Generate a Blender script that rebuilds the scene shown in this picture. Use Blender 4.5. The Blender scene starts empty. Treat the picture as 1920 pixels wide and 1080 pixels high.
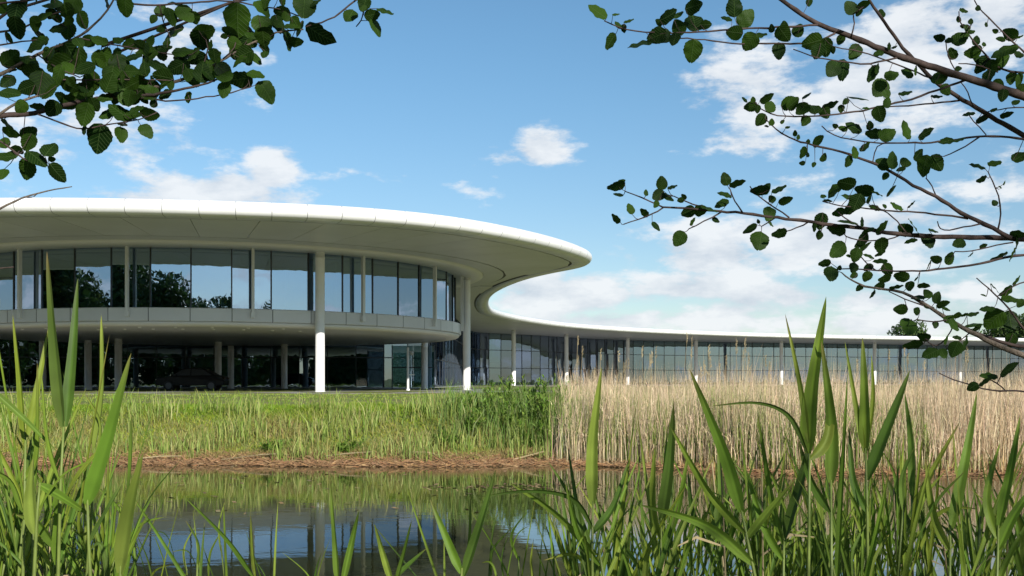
import bpy, math, random
import numpy as np
from mathutils import Vector, Matrix
random.seed(7); RNG = np.random.default_rng(11)
S = bpy.context.scene
COL = S.collection
R = math.radians
F, CX, HY, EYE = 2000.0, 960.0, 715.0, 2.0        # focal length and horizon in photo pixels, eye height above water

# ------------------------------------------------------------------ camera
cam = bpy.data.cameras.new('camera'); camo = bpy.data.objects.new('camera', cam); COL.objects.link(camo)
cam.sensor_width = 36; cam.lens = 36 * F / 1920; cam.shift_y = (HY - 540) / 1920
cam.clip_start = 0.05; cam.clip_end = 12000
camo.location = (0, 0, EYE); camo.rotation_euler = (R(90), 0, 0)
S.camera = camo
S.view_settings.view_transform = 'Standard'; S.view_settings.look = 'None'
S.view_settings.exposure = 0.55; S.view_settings.gamma = 1.0
S.render.engine = 'CYCLES'
S.cycles.max_bounces = 8; S.cycles.transparent_max_bounces = 16

# ------------------------------------------------------------------ sun
SUN_AZ, SUN_EL = 155.0, 24.0                       # clockwise from +Y (the view direction)
sd = Vector((math.sin(R(SUN_AZ)) * math.cos(R(SUN_EL)), math.cos(R(SUN_AZ)) * math.cos(R(SUN_EL)), math.sin(R(SUN_EL))))
sl = bpy.data.lights.new('sun', 'SUN'); so = bpy.data.objects.new('sun', sl); COL.objects.link(so)
sl.energy = 4.6; sl.angle = R(0.53); sl.color = (1.0, 0.955, 0.88)
so.rotation_euler = sd.to_track_quat('Z', 'Y').to_euler(); so.location = sd * 200

# ------------------------------------------------------------------ world: sky and clouds
W = bpy.data.worlds.new('World'); S.world = W; W.use_nodes = True
nt = W.node_tree; nt.nodes.clear()
class NG:
    def __init__(s, t): s.t = t
    def n(s, typ, **kw):
        o = s.t.nodes.new(typ)
        for k, v in kw.items(): setattr(o, k, v)
        return o
    def put(s, sock, v):
        if hasattr(v, 'is_output'): s.t.links.new(v, sock)
        else: sock.default_value = v
    def m(s, op, a, b=0.0, c=0.0, clamp=False):
        o = s.n('ShaderNodeMath', operation=op, use_clamp=clamp)
        for i, v in enumerate((a, b, c)): s.put(o.inputs[i], v)
        return o.outputs[0]
    def v(s, op, a, b=(0, 0, 0), c=(0, 0, 0)):
        o = s.n('ShaderNodeVectorMath', operation=op)
        s.put(o.inputs[0], a); s.put(o.inputs[1], b)
        if op == 'MULTIPLY_ADD': s.put(o.inputs[2], c)
        return o.outputs['Value'] if op == 'LENGTH' else o.outputs[0]
    def noise(s, vec, scale, detail=6, rough=.55):
        o = s.n('ShaderNodeTexNoise'); s.put(o.inputs['Vector'], vec)
        o.inputs['Scale'].default_value = scale; o.inputs['Detail'].default_value = detail; o.inputs['Roughness'].default_value = rough
        return o.outputs[0]
    def smooth(s, v, a, b):
        o = s.n('ShaderNodeMapRange', interpolation_type='SMOOTHSTEP'); s.put(o.inputs[0], v)
        o.inputs[1].default_value = a; o.inputs[2].default_value = b
        return o.outputs[0]
    def mix(s, f, a, b):
        o = s.n('ShaderNodeMix', data_type='RGBA'); s.put(o.inputs[0], f); s.put(o.inputs[6], a); s.put(o.inputs[7], b)
        return o.outputs[2]
g = NG(nt)
sky = g.n('ShaderNodeTexSky', sky_type='NISHITA', sun_disc=False)
sky.sun_elevation = R(SUN_EL); sky.sun_rotation = R(SUN_AZ); sky.air_density = 1.0; sky.dust_density = 0.15; sky.ozone_density = 1.0
tc = g.n('ShaderNodeTexCoord'); dirv = tc.outputs['Generated']
sp = g.n('ShaderNodeSeparateXYZ'); nt.links.new(dirv, sp.inputs[0])
az = g.m('ARCTAN2', sp.outputs[0], sp.outputs[1]); el = g.m('ARCSINE', sp.outputs[2])
cb = g.n('ShaderNodeCombineXYZ'); nt.links.new(az, cb.inputs[0]); nt.links.new(el, cb.inputs[1]); ae = cb.outputs[0]
CLOUDS = [  # azimuth / elevation blobs written as photo pixels: x, y, half width, half height, strength
 (1020,280,58,34,.85),(955,298,60,24,.5),(385,362,150,34,1.0),(290,376,150,22,.9),(512,316,50,40,.8),(690,328,90,22,.3),
 (170,245,190,50,.6),(40,225,130,60,.6),(260,95,150,80,.5),(90,110,140,70,.4),(1690,70,230,75,.62),(1570,180,220,95,.85),(1850,45,170,70,.75),
 (1690,225,130,45,.6),(1570,448,300,62,1.1),(1360,474,130,44,1.0),(1300,540,140,30,1.05),(1520,560,260,32,.85),(1040,550,150,42,1.15),
 (1180,600,280,20,.7),(1640,604,280,22,.8),(1890,350,100,70,.55),(1860,560,90,60,.7),(1180,488,38,36,.45),(1440,360,120,40,.25)]
acc = None
for (px, py, rx, ry, a) in CLOUDS:
    a0 = math.atan((px - CX) / F); q = F / math.cos(a0); e0 = math.atan((HY - py) / q)
    fx, fy = q / math.cos(a0) / rx / 1.45, q / ry / 1.45
    ln = g.v('LENGTH', g.v('MULTIPLY_ADD', ae, (fx, fy, 0), (-a0 * fx, -e0 * fy, 0)))
    val = g.m('MULTIPLY_ADD', ln, -a, a)
    acc = val if acc is None else g.m('MAXIMUM', acc, val)
acc = g.m('MAXIMUM', acc, -.7)
# away from the framed part of the sky the same kind of broken cloud goes on
stretch = g.v('MULTIPLY', dirv, (1, 1, 2.5))
low = g.noise(g.v('ADD', stretch, (3.1, 7.7, 1.3)), 2.6, 2)
wild = g.m('ADD', g.m('MULTIPLY_ADD', low, 4.2, -2.25), g.m('MULTIPLY_ADD', g.smooth(el, .02, .22), -.5, .5))
outm = g.m('MAXIMUM', g.smooth(g.m('ABSOLUTE', az), .5, .7), g.smooth(el, .4, .55))
bias = g.m('ADD', g.m('MULTIPLY', wild, outm), g.m('MULTIPLY', acc, g.m('SUBTRACT', 1.0, outm)))
def dens(off):
    v = g.v('ADD', stretch, off)
    n1 = g.noise(v, 13.0, 10, .6)
    return g.m('ADD', bias, g.m('MULTIPLY_ADD', n1, 3.2, -1.62))
d0 = dens((0, 0, 0)); d1 = dens((.006, -.01, .05))
mask = g.m('MULTIPLY', g.smooth(d0, .10, .66), .92)
shade = g.m('MULTIPLY_ADD', g.m('SUBTRACT', d0, d1), .7, .72, clamp=True)
ccol = g.mix(shade, (4.3, 5.0, 5.9, 1), (7.5, 7.75, 8.0, 1))
tint = g.n('ShaderNodeMix', data_type='RGBA', blend_type='MULTIPLY'); tint.inputs[0].default_value = 1
nt.links.new(sky.outputs[0], tint.inputs[6]); nt.links.new(g.mix(g.smooth(el, -.02, .34), (.74, .79, .90, 1), (.68, .95, 1.07, 1)), tint.inputs[7])
fin = g.mix(mask, tint.outputs[2], ccol)
bg = g.n('ShaderNodeBackground'); nt.links.new(fin, bg.inputs[0]); bg.inputs[1].default_value = 0.082
wo = g.n('ShaderNodeOutputWorld'); nt.links.new(bg.outputs[0], wo.inputs[0])

# ------------------------------------------------------------------ materials
MATS = {}
def mat(name, col, rough=.6, spec=.5, var=0.0, vscale=6.0, metal=0.0, bump=0.0, bscale=40.0, col2=None, attr=False, trans=0.0, space='Object'):
    m = bpy.data.materials.new(name); m.use_nodes = True; t = m.node_tree; k = NG(t)
    b = t.nodes['Principled BSDF']; out = t.nodes['Material Output']
    b.inputs['Roughness'].default_value = rough; b.inputs['Specular IOR Level'].default_value = spec; b.inputs['Metallic'].default_value = metal
    co = k.n('ShaderNodeTexCoord').outputs[space]
    c = (*col, 1)
    if attr:
        at = k.n('ShaderNodeAttribute', attribute_name='Col'); c = at.outputs['Color']
    if var or col2:
        nz = k.smooth(k.noise(co, vscale, 6, .6), .3, .7)
        c2 = (*col2, 1) if col2 else tuple(min(1, x * (1 - var)) for x in col) + (1,)
        c = k.mix(nz, c, c2)
    k.put(b.inputs['Base Color'], c)
    if bump:
        bn = k.n('ShaderNodeBump'); bn.inputs['Strength'].default_value = bump; bn.inputs['Distance'].default_value = .02
        k.put(bn.inputs['Height'], k.noise(co, bscale, 5)); t.links.new(bn.outputs[0], b.inputs['Normal'])
    if trans:
        tr = k.n('ShaderNodeBsdfTranslucent'); k.put(tr.inputs[0], c)
        mx = k.n('ShaderNodeMixShader'); mx.inputs[0].default_value = trans
        t.links.new(b.outputs[0], mx.inputs[1]); t.links.new(tr.outputs[0], mx.inputs[2]); t.links.new(mx.outputs[0], out.inputs[0])
    MATS[name] = m
    return m
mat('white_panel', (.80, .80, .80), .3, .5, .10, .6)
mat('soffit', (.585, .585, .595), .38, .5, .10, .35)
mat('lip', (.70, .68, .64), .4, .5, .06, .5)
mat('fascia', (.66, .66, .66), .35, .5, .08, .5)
mat('joint', (.08, .08, .08), .8)
mat('column', (.80, .79, .78), .45, .4, .06, 3)
mat('post', (.66, .66, .65), .4)
mat('mullion', (.03, .035, .04), .4)
mat('slab', (.32, .33, .33), .7, .3, .15, 1.0)
mat('core', (.34, .38, .36), .7, .3, .4, .25)
mat('partition', (.62, .66, .63), .6)
mat('kerb', (.20, .18, .145), .85, .2, .4, 5, bump=.4, bscale=30)
mat('paving', (.34, .335, .33), .85, .2, .3, 2, bump=.2)
mat('roof_top', (.55, .56, .56), .5, .4, .1, .3)
mat('black_paint', (.010, .010, .012), .25, .3)
mat('tyre', (.015, .015, .015), .8)
mat('rim_metal', (.12, .12, .13), .3, .5, metal=.9)
mat('grey_metal', (.35, .36, .37), .35, .5, metal=.6)
mat('lamp_white', (.8, .8, .78), .4)
mat('bark', (.17, .135, .105), .85, .2, .55, 30, bump=.6, bscale=120)
mat('twig', (.075, .052, .045), .8, .2, .4, 60)
mat('litter', (.36, .22, .12), .9, .2, .5, 12, attr=True)
mat('grass', (.2, .3, .05), .55, .3, attr=True, trans=.30)
mat('dry_reed', (.5, .4, .25), .7, .25, attr=True, trans=.12)
mat('reed_leaf', (.13, .24, .035), .5, .14, attr=True, trans=.30)
mat('reed_stem', (.16, .21, .045), .5, .35, .3, 14)
mat('dead_leaf', (.45, .36, .20), .7, .2, .3, 20)
mat('foliage', (.05, .09, .02), .55, .3, attr=True, trans=.25)
def tone(name, amt):       # every panel of a cladding differs a little in tone
    m = MATS[name]; t = m.node_tree; k = NG(t); b = t.nodes['Principled BSDF']; l = b.inputs['Base Color'].links[0].from_socket
    oi = k.n('ShaderNodeObjectInfo'); f_ = k.m('MULTIPLY_ADD', oi.outputs['Random'], amt, 1 - amt)
    mx = k.n('ShaderNodeMix', data_type='RGBA', blend_type='MULTIPLY'); mx.inputs[0].default_value = 1
    cc = k.n('ShaderNodeCombineXYZ'); [t.links.new(f_, cc.inputs[i]) for i in range(3)]
    t.links.new(l, mx.inputs[6]); t.links.new(cc.outputs[0], mx.inputs[7]); t.links.new(mx.outputs[2], b.inputs['Base Color'])
tone('white_panel', .07); tone('fascia', .10); tone('soffit', .08); tone('dead_leaf', .5)
def leaf_mat():
    m = mat('leaf', (.050, .105, .022), .5, .12, trans=.40); t = m.node_tree; k = NG(t)
    b = t.nodes['Principled BSDF']; oi = k.n('ShaderNodeObjectInfo')
    co = k.n('ShaderNodeTexCoord').outputs['Object']
    s_ = k.n('ShaderNodeSeparateXYZ'); t.links.new(co, s_.inputs[0])
    ax = k.m('ABSOLUTE', s_.outputs[0])
    w = k.m('SINE', k.m('MULTIPLY', k.m('SUBTRACT', s_.outputs[1], k.m('MULTIPLY', ax, .75)), 48.0))
    vein = k.m('MAXIMUM', k.smooth(w, .72, .98), k.m('SUBTRACT', 1.0, k.smooth(ax, .008, .028)))
    c = k.mix(oi.outputs['Random'], (.008, .026, .004, 1), (.040, .088, .008, 1))
    c = k.mix(k.m('MULTIPLY', vein, .55), c, (.08, .14, .035, 1))
    for l in list(b.inputs['Base Color'].links): t.links.remove(l)
    t.links.new(c, b.inputs['Base Color'])
    tr = [n for n in t.nodes if n.type == 'BSDF_TRANSLUCENT'][0]; t.links.new(c, tr.inputs[0])
    bn = k.n('ShaderNodeBump'); bn.inputs['Strength'].default_value = .5; bn.inputs['Distance'].default_value = .02
    t.links.new(vein, bn.inputs['Height']); t.links.new(bn.outputs[0], b.inputs['Normal'])
leaf_mat()
def glass_mat(name, tint, refl):
    m = bpy.data.materials.new(name); m.use_nodes = True; t = m.node_tree; t.nodes.clear(); k = NG(t)
    tr = k.n('ShaderNodeBsdfTransparent'); tr.inputs[0].default_value = (*tint, 1)
    gl = k.n('ShaderNodeBsdfGlossy'); gl.inputs['Roughness'].default_value = 0.004; gl.inputs['Color'].default_value = (.64, .79, 1, 1)
    co = k.n('ShaderNodeTexCoord').outputs['Object']
    bn = k.n('ShaderNodeBump'); bn.inputs['Strength'].default_value = .05; bn.inputs['Distance'].default_value = .05
    k.put(bn.inputs['Height'], k.noise(co, .8, 2)); t.links.new(bn.outputs[0], gl.inputs['Normal'])
    fr = k.n('ShaderNodeFresnel'); fr.inputs[0].default_value = 1.5
    mx = k.n('ShaderNodeMixShader'); k.put(mx.inputs[0], k.m('MULTIPLY_ADD', fr.outputs[0], 1 - refl, refl, clamp=True))
    t.links.new(tr.outputs[0], mx.inputs[1]); t.links.new(gl.outputs[0], mx.inputs[2])
    o = k.n('ShaderNodeOutputMaterial'); t.links.new(mx.outputs[0], o.inputs[0]); MATS[name] = m
glass_mat('glass', (.34, .48, .47), .42)
glass_mat('glass_far', (.34, .50, .49), .24)
def water_mat():
    m = mat('water', (.040, .042, .015), .02, .5); t = m.node_tree; k = NG(t); b = t.nodes['Principled BSDF']
    b.inputs['IOR'].default_value = 1.85
    co = k.n('ShaderNodeTexCoord').outputs['Object']
    n1 = k.noise(k.v('MULTIPLY', co, (1.0, 1.6, 1)), 2.2, 3); n2 = k.noise(k.v('MULTIPLY', co, (1.6, 4.0, 1)), 5.0, 2)
    patch = k.smooth(k.noise(co, .16, 2), .54, .68)
    hgt = k.m('ADD', k.m('MULTIPLY', n1, .35), k.m('MULTIPLY', k.m('MULTIPLY', n2, patch), 1.0))
    bn = k.n('ShaderNodeBump'); bn.inputs['Strength'].default_value = .06; bn.inputs['Distance'].default_value = .06
    k.put(bn.inputs['Height'], hgt); t.links.new(bn.outputs[0], b.inputs['Normal'])
water_mat()
def ground_mat():
    m = mat('ground', (.10, .13, .035), .95, .1); t = m.node_tree; k = NG(t); b = t.nodes['Principled BSDF']
    co = k.n('ShaderNodeTexCoord').outputs['Object']; s_ = k.n('ShaderNodeSeparateXYZ'); t.links.new(co, s_.inputs[0])
    gr = k.mix(k.smooth(k.noise(co, 1.3, 6), .35, .65), (.13, .17, .045, 1), (.20, .19, .075, 1))
    mud = k.mix(k.smooth(k.noise(co, 9, 6), .35, .65), (.20, .11, .05, 1), (.11, .065, .032, 1))
    zz = k.m('ADD', s_.outputs[2], k.m('MULTIPLY_ADD', k.noise(co, 2.5, 4), .25, -.125))
    k.put(b.inputs['Base Color'], k.mix(k.smooth(zz, .16, .34), mud, gr))
    bn = k.n('ShaderNodeBump'); bn.inputs['Strength'].default_value = .7; bn.inputs['Distance'].default_value = .05
    k.put(bn.inputs['Height'], k.noise(co, 14, 6)); t.links.new(bn.outputs[0], b.inputs['Normal'])
ground_mat()

# ------------------------------------------------------------------ helpers
def tag(o, label=None, cat=None, group=None, kind=None):
    for k_, v_ in (('label', label), ('category', cat), ('group', group), ('kind', kind)):
        if v_: o[k_] = v_
    return o
def link(name, me, parent=None):
    o = bpy.data.objects.new(name, me); COL.objects.link(o)
    if parent is not None: o.parent = parent
    return o
def mesh(name, v, f, m, smooth=False):
    me = bpy.data.meshes.new(name); me.from_pydata([tuple(p) for p in v], [], f); me.update()
    me.materials.append(MATS[m])
    if smooth: me.polygons.foreach_set('use_smooth', [True] * len(me.polygons))
    return me
def obj(name, v, f, m, parent=None, smooth=False): return link(name, mesh(name, v, f, m, smooth), parent)
def empty(name, loc=(0, 0, 0)):
    o = link(name, None); o.location = loc; o.empty_display_size = .2; return o
class MB:
    def __init__(s): s.v = []; s.f = []
    def add(s, v, f):
        n = len(s.v); s.v += [tuple(p) for p in v]; s.f += [tuple(i + n for i in q) for q in f]
    def box(s, c, d, rz=0.0):
        x, y, z = d[0] / 2, d[1] / 2, d[2] / 2; ca, sa = math.cos(rz), math.sin(rz)
        p = [(sx * x, sy * y, sz * z) for sz in (-1, 1) for sy in (-1, 1) for sx in (-1, 1)]
        s.add([(c[0] + a * ca - b * sa, c[1] + a * sa + b * ca, c[2] + e) for a, b, e in p],
              [(0, 2, 3, 1), (4, 5, 7, 6), (0, 1, 5, 4), (2, 6, 7, 3), (0, 4, 6, 2), (1, 3, 7, 5)])
    def tube(s, pts, rad, n=6, cap=True):
        pts = [Vector(p) for p in pts]; k = len(pts)
        rad = rad if hasattr(rad, '__len__') else [rad] * k
        base = len(s.v); a = None
        for i, p in enumerate(pts):
            t = (pts[min(i + 1, k - 1)] - pts[max(i - 1, 0)]).normalized()
            if a is None: a = t.orthogonal().normalized()
            else: a = (a - t * a.dot(t)).normalized()
            b = t.cross(a)
            for j in range(n):
                q = 2 * math.pi * j / n; s.v.append(tuple(p + (a * math.cos(q) + b * math.sin(q)) * rad[i]))
        for i in range(k - 1):
            for j in range(n):
                s.f.append((base + i * n + j, base + i * n + (j + 1) % n, base + (i + 1) * n + (j + 1) % n, base + (i + 1) * n + j))
        if cap:
            s.f.append(tuple(base + j for j in reversed(range(n)))); s.f.append(tuple(base + (k - 1) * n + j for j in range(n)))
    def lathe(s, c, prof, n=24):
        base = len(s.v)
        for (r, z) in prof:
            for j in range(n):
                q = 2 * math.pi * j / n; s.v.append((c[0] + r * math.cos(q), c[1] + r * math.sin(q), c[2] + z))
        for i in range(len(prof) - 1):
            for j in range(n):
                s.f.append((base + i * n + j, base + i * n + (j + 1) % n, base + (i + 1) * n + (j + 1) % n, base + (i + 1) * n + j))
    def build(s, name, m, parent=None, smooth=False): return obj(name, s.v, s.f, m, parent, smooth)
def P(px, py, Y): return Vector(((px - CX) / F * Y, Y, EYE + (HY - py) / F * Y))
def sstep(a, b, x):
    t = np.clip((x - a) / (b - a), 0, 1); return t * t * (3 - 2 * t)
def bulk(name, v, f_tri, f_quad, m, colors=None, kind='stuff', parent=None):
    """large mesh from numpy arrays (tris + quads), per-vertex colour attribute"""
    me = bpy.data.meshes.new(name); nv = len(v); nt_, nq = len(f_tri), len(f_quad)
    me.vertices.add(nv); me.vertices.foreach_set('co', np.asarray(v, np.float32).ravel())
    loops = np.concatenate([np.asarray(f_tri, np.int32).ravel(), np.asarray(f_quad, np.int32).ravel()])
    me.loops.add(len(loops)); me.loops.foreach_set('vertex_index', loops)
    me.polygons.add(nt_ + nq)
    st = np.concatenate([np.arange(nt_) * 3, nt_ * 3 + np.arange(nq) * 4]).astype(np.int32)
    me.polygons.foreach_set('loop_start', st)
    me.update(calc_edges=True)
    if colors is not None:
        a = me.color_attributes.new('Col', 'FLOAT_COLOR', 'POINT')
        c4 = np.ones((nv, 4), np.float32); c4[:, :3] = colors; a.data.foreach_set('color', c4.ravel())
    me.materials.append(MATS[m]); me.validate()
    o = link(name, me, parent)
    if kind: o['kind'] = kind
    return o
def blades(base, h, w, lean, bend, col, tipdark=1.0):
    """grass blades: base (n,3), heights, widths, lean vectors (n,2) -> v, tri, quad, colours"""
    n = len(base); az_ = RNG.uniform(0, math.pi, n); wv = np.stack([np.cos(az_), np.sin(az_), np.zeros(n)], 1) * (w / 2)[:, None]
    L = np.concatenate([lean, np.zeros((n, 1))], 1)
    up = np.array([0, 0, 1.0])
    def at(t): return base + up * (h * t * (1 - bend * t * t))[:, None] + L * (h * t * t)[:, None]
    b0, b1, b2 = at(0), at(.5), at(1.0)
    v = np.stack([b0 - wv * .8, b0 + wv * .8, b1 - wv, b1 + wv, b2], 1).reshape(-1, 3)
    i = np.arange(n)[:, None] * 5
    return v, i + np.array([2, 3, 4]), i + np.array([0, 1, 3, 2]), np.repeat(col, 5, 0)
def join_parts(parts):
    V, T, Q, C = [], [], [], []; n = 0
    for v, t, q, c in parts:
        V.append(v); T.append(np.asarray(t).reshape(-1, 3) + n); Q.append(np.asarray(q).reshape(-1, 4) + n); C.append(c); n += len(v)
    return np.concatenate(V), np.concatenate(T), np.concatenate(Q), np.concatenate(C)
def colmix(n, cols, jit=.15):
    c = np.array(cols)[RNG.integers(0, len(cols), n)]
    return np.clip(c * (1 + RNG.normal(0, jit, (n, 1))) * (1 + RNG.normal(0, jit * .3, (n, 3))), .003, .9)

# ------------------------------------------------------------------ terrain and water
def shore(x): return 25.3 - 2.3 * sstep(1, 6, x) + .25 * np.sin(x * .55) + .12 * np.sin(x * 1.7 + 1)
def ground_z(x, y):
    x = np.asarray(x, float); y = np.asarray(y, float)
    near = .38 - .95 * sstep(1.2, 7.0, y)
    d = y - shore(x)
    marsh = sstep(1.2, 3.5, x)
    bank = .02 + .14 * sstep(0, .9, d) + 1.02 * sstep(.7, 4.2, d) * (1 - marsh) + .24 * sstep(4, 17, d) * (1 - marsh) + marsh * (.22 * sstep(.5, 12, d) + .92 * sstep(14, 24, d))
    bump = .05 * np.sin(x * 1.3 + y * .7) * np.sin(x * .5 - y * 1.1)
    far = np.where(d > 0, bank + bump * sstep(.8, 2, d), -.57 * sstep(0, 2.5, -d))
    return np.where(y < 14, near, far)
xs = np.concatenate([[-6000, -2500, -1000, -500, -250, -140, -90, -60], np.arange(-45, 45.1, 1.0), [55, 70, 100, 160, 300, 600, 1200, 2500, 6000]])
ys = np.concatenate([[-6000, -2000, -700, -300, -120, -60, -30, -15, -8, -4], np.arange(-2, 52.1, .5), [56, 62, 70, 90, 130, 200, 400, 800, 1600, 3500, 8000]])
gx, gy = np.meshgrid(xs, ys); gz = ground_z(gx, gy)
v = np.stack([gx, gy, gz], -1).reshape(-1, 3); nx = len(xs)
ii = (np.arange(len(ys) - 1)[:, None] * nx + np.arange(nx - 1)[None]).ravel()
q = np.stack([ii, ii + 1, ii + nx + 1, ii + nx], 1)
o = bulk('ground', v, np.zeros((0, 3), int), q, 'ground', kind='structure')
o.data.polygons.foreach_set('use_smooth', [True] * len(o.data.polygons))
tag(obj('pond_water', [(-400, 1, 0), (400, 1, 0), (400, 30, 0), (-400, 30, 0)], [(0, 1, 2, 3)], 'water'), kind='structure')

# ------------------------------------------------------------------ building
BLD = empty('office_building', (-19.16, 69.94, 1.42))
tag(BLD, 'white and glass curved office building with thin overhanging roof beyond the pond', 'building')
BINV = Matrix.Translation((19.16, -69.94, -1.42))
def bpart(name, me_or_mb, m=None, parent=None, smooth=False):
    """part of the building, vertices given in world space"""
    me = mesh(name, me_or_mb.v, me_or_mb.f, m, smooth)
    o_ = link(name, me, parent or BLD)
    if parent is None: o_.matrix_parent_inverse = BINV
    return o_
FLOOR = 1.42
def catmull(pts, closed=True, step=.25):
    pts = [np.array(p, float) for p in pts]; n = len(pts); out = []
    for i in range(n):
        p0, p1, p2, p3 = pts[i - 1], pts[i], pts[(i + 1) % n], pts[(i + 2) % n]
        L = np.linalg.norm(p2 - p1); k = max(2, int(L / step))
        # centripetal
        t0 = 0; t1 = t0 + np.linalg.norm(p1 - p0) ** .5; t2 = t1 + L ** .5; t3 = t2 + np.linalg.norm(p3 - p2) ** .5
        for j in range(k):
            t = t1 + (t2 - t1) * j / k
            A1 = (t1 - t) / (t1 - t0) * p0 + (t - t0) / (t1 - t0) * p1; A2 = (t2 - t) / (t2 - t1) * p1 + (t - t1) / (t2 - t1) * p2
            A3 = (t3 - t) / (t3 - t2) * p2 + (t - t2) / (t3 - t2) * p3
            B1 = (t2 - t) / (t2 - t0) * A1 + (t - t0) / (t2 - t0) * A2; B2 = (t3 - t) / (t3 - t1) * A2 + (t - t1) / (t3 - t1) * A3
            out.append((t2 - t) / (t2 - t1) * B1 + (t - t1) / (t2 - t1) * B2)
    return np.array(out)
def resample(c, step, closed=True):
    c2 = np.vstack([c, c[:1]]) if closed else c
    s_ = np.concatenate([[0], np.cumsum(np.linalg.norm(np.diff(c2, axis=0), axis=1))])
    n = int(s_[-1] / step); t = np.linspace(0, s_[-1], n + 1)
    if closed: t = t[:-1]
    return np.stack([np.interp(t, s_, c2[:, 0]), np.interp(t, s_, c2[:, 1])], 1)
RIM = [(-62,112),(-60,86),(-55,69),(-46,56),(-36,48.4),(-28,45.2),(-21.3,44.2),(-16,44.4),(-10.9,45.3),(-8.3,46.0),(-5.4,47.3),(-2.6,49.4),(0,52.6),(2.2,56.2),(3.9,60.0),(4.75,63.2),(4.45,66.0),
       (3.0,69.0),(1.45,72.8),(0,78.2),(-1.29,85.6),(-2.0,93.3),(-2.25,103),(-1.9,111.6),(-.1,120.3),(2.3,127.8),(7.4,139.2),(15.9,150.4),(27,160.4),(40.9,169.6),(54.6,176),(71.6,182.4),(90,189),
       (130,206),(170,240),(180,300),(120,360),(0,380),(-100,330),(-115,220),(-85,150)]
rim = resample(catmull(RIM), .5)
for _ in range(6): rim = (np.roll(rim, 1, 0) + 2 * rim + np.roll(rim, -1, 0)) / 4
tn = np.roll(rim, -1, 0) - np.roll(rim, 1, 0); tn /= np.linalg.norm(tn, axis=1)[:, None]
outn = np.stack([tn[:, 1], -tn[:, 0]], 1)
def off(i, o_): i %= len(rim); return rim[i] + outn[i] * o_
ROOF = empty('roof'); ROOF.parent = BLD; ROOF.matrix_parent_inverse = BINV
PROF = [(-1.15, 9.05), (-1.15, 9.0), (-.32, 9.0), (-.16, 9.035), (-.05, 9.11), (.03, 9.23), (.05, 9.36), (.02, 9.48), (-.07, 9.585), (-.2, 9.65), (-.38, 9.68), (-.95, 9.70)]
def sub(i, t):           # point between samples
    a = i + t; k = int(math.floor(a)); fr = a - k
    return rim[k % len(rim)] * (1 - fr) + rim[(k + 1) % len(rim)] * fr, outn[k % len(rim)] * (1 - fr) + outn[(k + 1) % len(rim)] * fr
# index range in view
i0 = int(np.argmin(np.hypot(rim[:, 0] + 40, rim[:, 1] - 51))); i1 = int(np.argmin(np.hypot(rim[:, 0] - 104, rim[:, 1] - 195)))
def strip(sa, sb, n, prof, mb, cap=True):
    base = len(mb.v)
    for j in range(n + 1):
        p, o_ = sub(0, sa + (sb - sa) * j / n)
        for (w_, z) in prof: mb.v.append((p[0] + o_[0] * w_, p[1] + o_[1] * w_, z))
    k = len(prof)
    for j in range(n):
        for c in range(k - 1):
            a = base + j * k + c; mb.f.append((a, a + k, a + k + 1, a + 1))
    if cap:
        mb.f.append(tuple(base + c for c in reversed(range(k)))[::-1]); mb.f.append(tuple(base + n * k + c for c in range(k))[::-1])
k = i0
while k + 3 <= i1:
    mb = MB(); strip(k + .02, k + 2.98, 3, PROF, mb, False); bpart('rim_panel', mb, 'white_panel', ROOF, True); k += 3
iend = k
mb = MB(); strip(i0 - .5, iend + .5, iend - i0 + 1, [(w_ - .02, 9.35 + (z - 9.35) * .94) for w_, z in PROF], mb, False); bpart('rim_backing', mb, 'joint', ROOF, True)
mb = MB(); strip(iend, i0 + len(rim), 200, PROF, mb, False); bpart('rim_edge', mb, 'white_panel', ROOF, True)
mb = MB(); pts = [off(i, -.9) for i in range(0, len(rim), 2)]; mb.add([(p[0], p[1], 9.69) for p in pts], [tuple(range(len(pts)))]); bpart('roof_deck', mb, 'roof_top', ROOF)
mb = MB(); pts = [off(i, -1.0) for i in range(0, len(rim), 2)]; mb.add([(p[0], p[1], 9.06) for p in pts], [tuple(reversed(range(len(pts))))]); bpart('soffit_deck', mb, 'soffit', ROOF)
DC = np.array([-19.16, 69.94]); DR = 15.41
# soffit panels round the drum
def panel(c4, z0, z1, name, m, parent):
    mb = MB(); mb.add([(p[0], p[1], z0) for p in c4] + [(p[0], p[1], z1) for p in c4], [(0, 1, 2, 3), (7, 6, 5, 4), (0, 4, 5, 1), (1, 5, 6, 2), (2, 6, 7, 3), (3, 7, 4, 0)])
    return bpart(name, mb, m, parent)
RJ = 18.75
k = i0 - 10
while k < i1:
    p = sub(0, k)[0]
    nxt = k + 6.0
    a_, b_ = sub(0, k + .035), sub(0, nxt - .035)
    oa, ob = a_[0] - a_[1] * 1.23, b_[0] - b_[1] * 1.23
    def inn(u):
        w_ = u - DC; return DC + w_ / np.linalg.norm(w_) * RJ
    ia, ib = inn(oa), inn(ob)
    if np.linalg.norm(oa - DC) > RJ + 1 and np.linalg.norm(ob - DC) > RJ + 1 and np.linalg.norm(ia - ib) > .35 and p[1] < 84 and (p[1] < 70 or p[0] > -19):
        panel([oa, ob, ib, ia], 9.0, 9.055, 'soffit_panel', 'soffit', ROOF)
    k = nxt
mb = MB(); strip(i0 - 10, i1, i1 - i0 + 10, [(-1.13, 9.057), (-1.29, 9.057)], mb, False); bpart('soffit_joint', mb, 'joint', ROOF)
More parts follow.
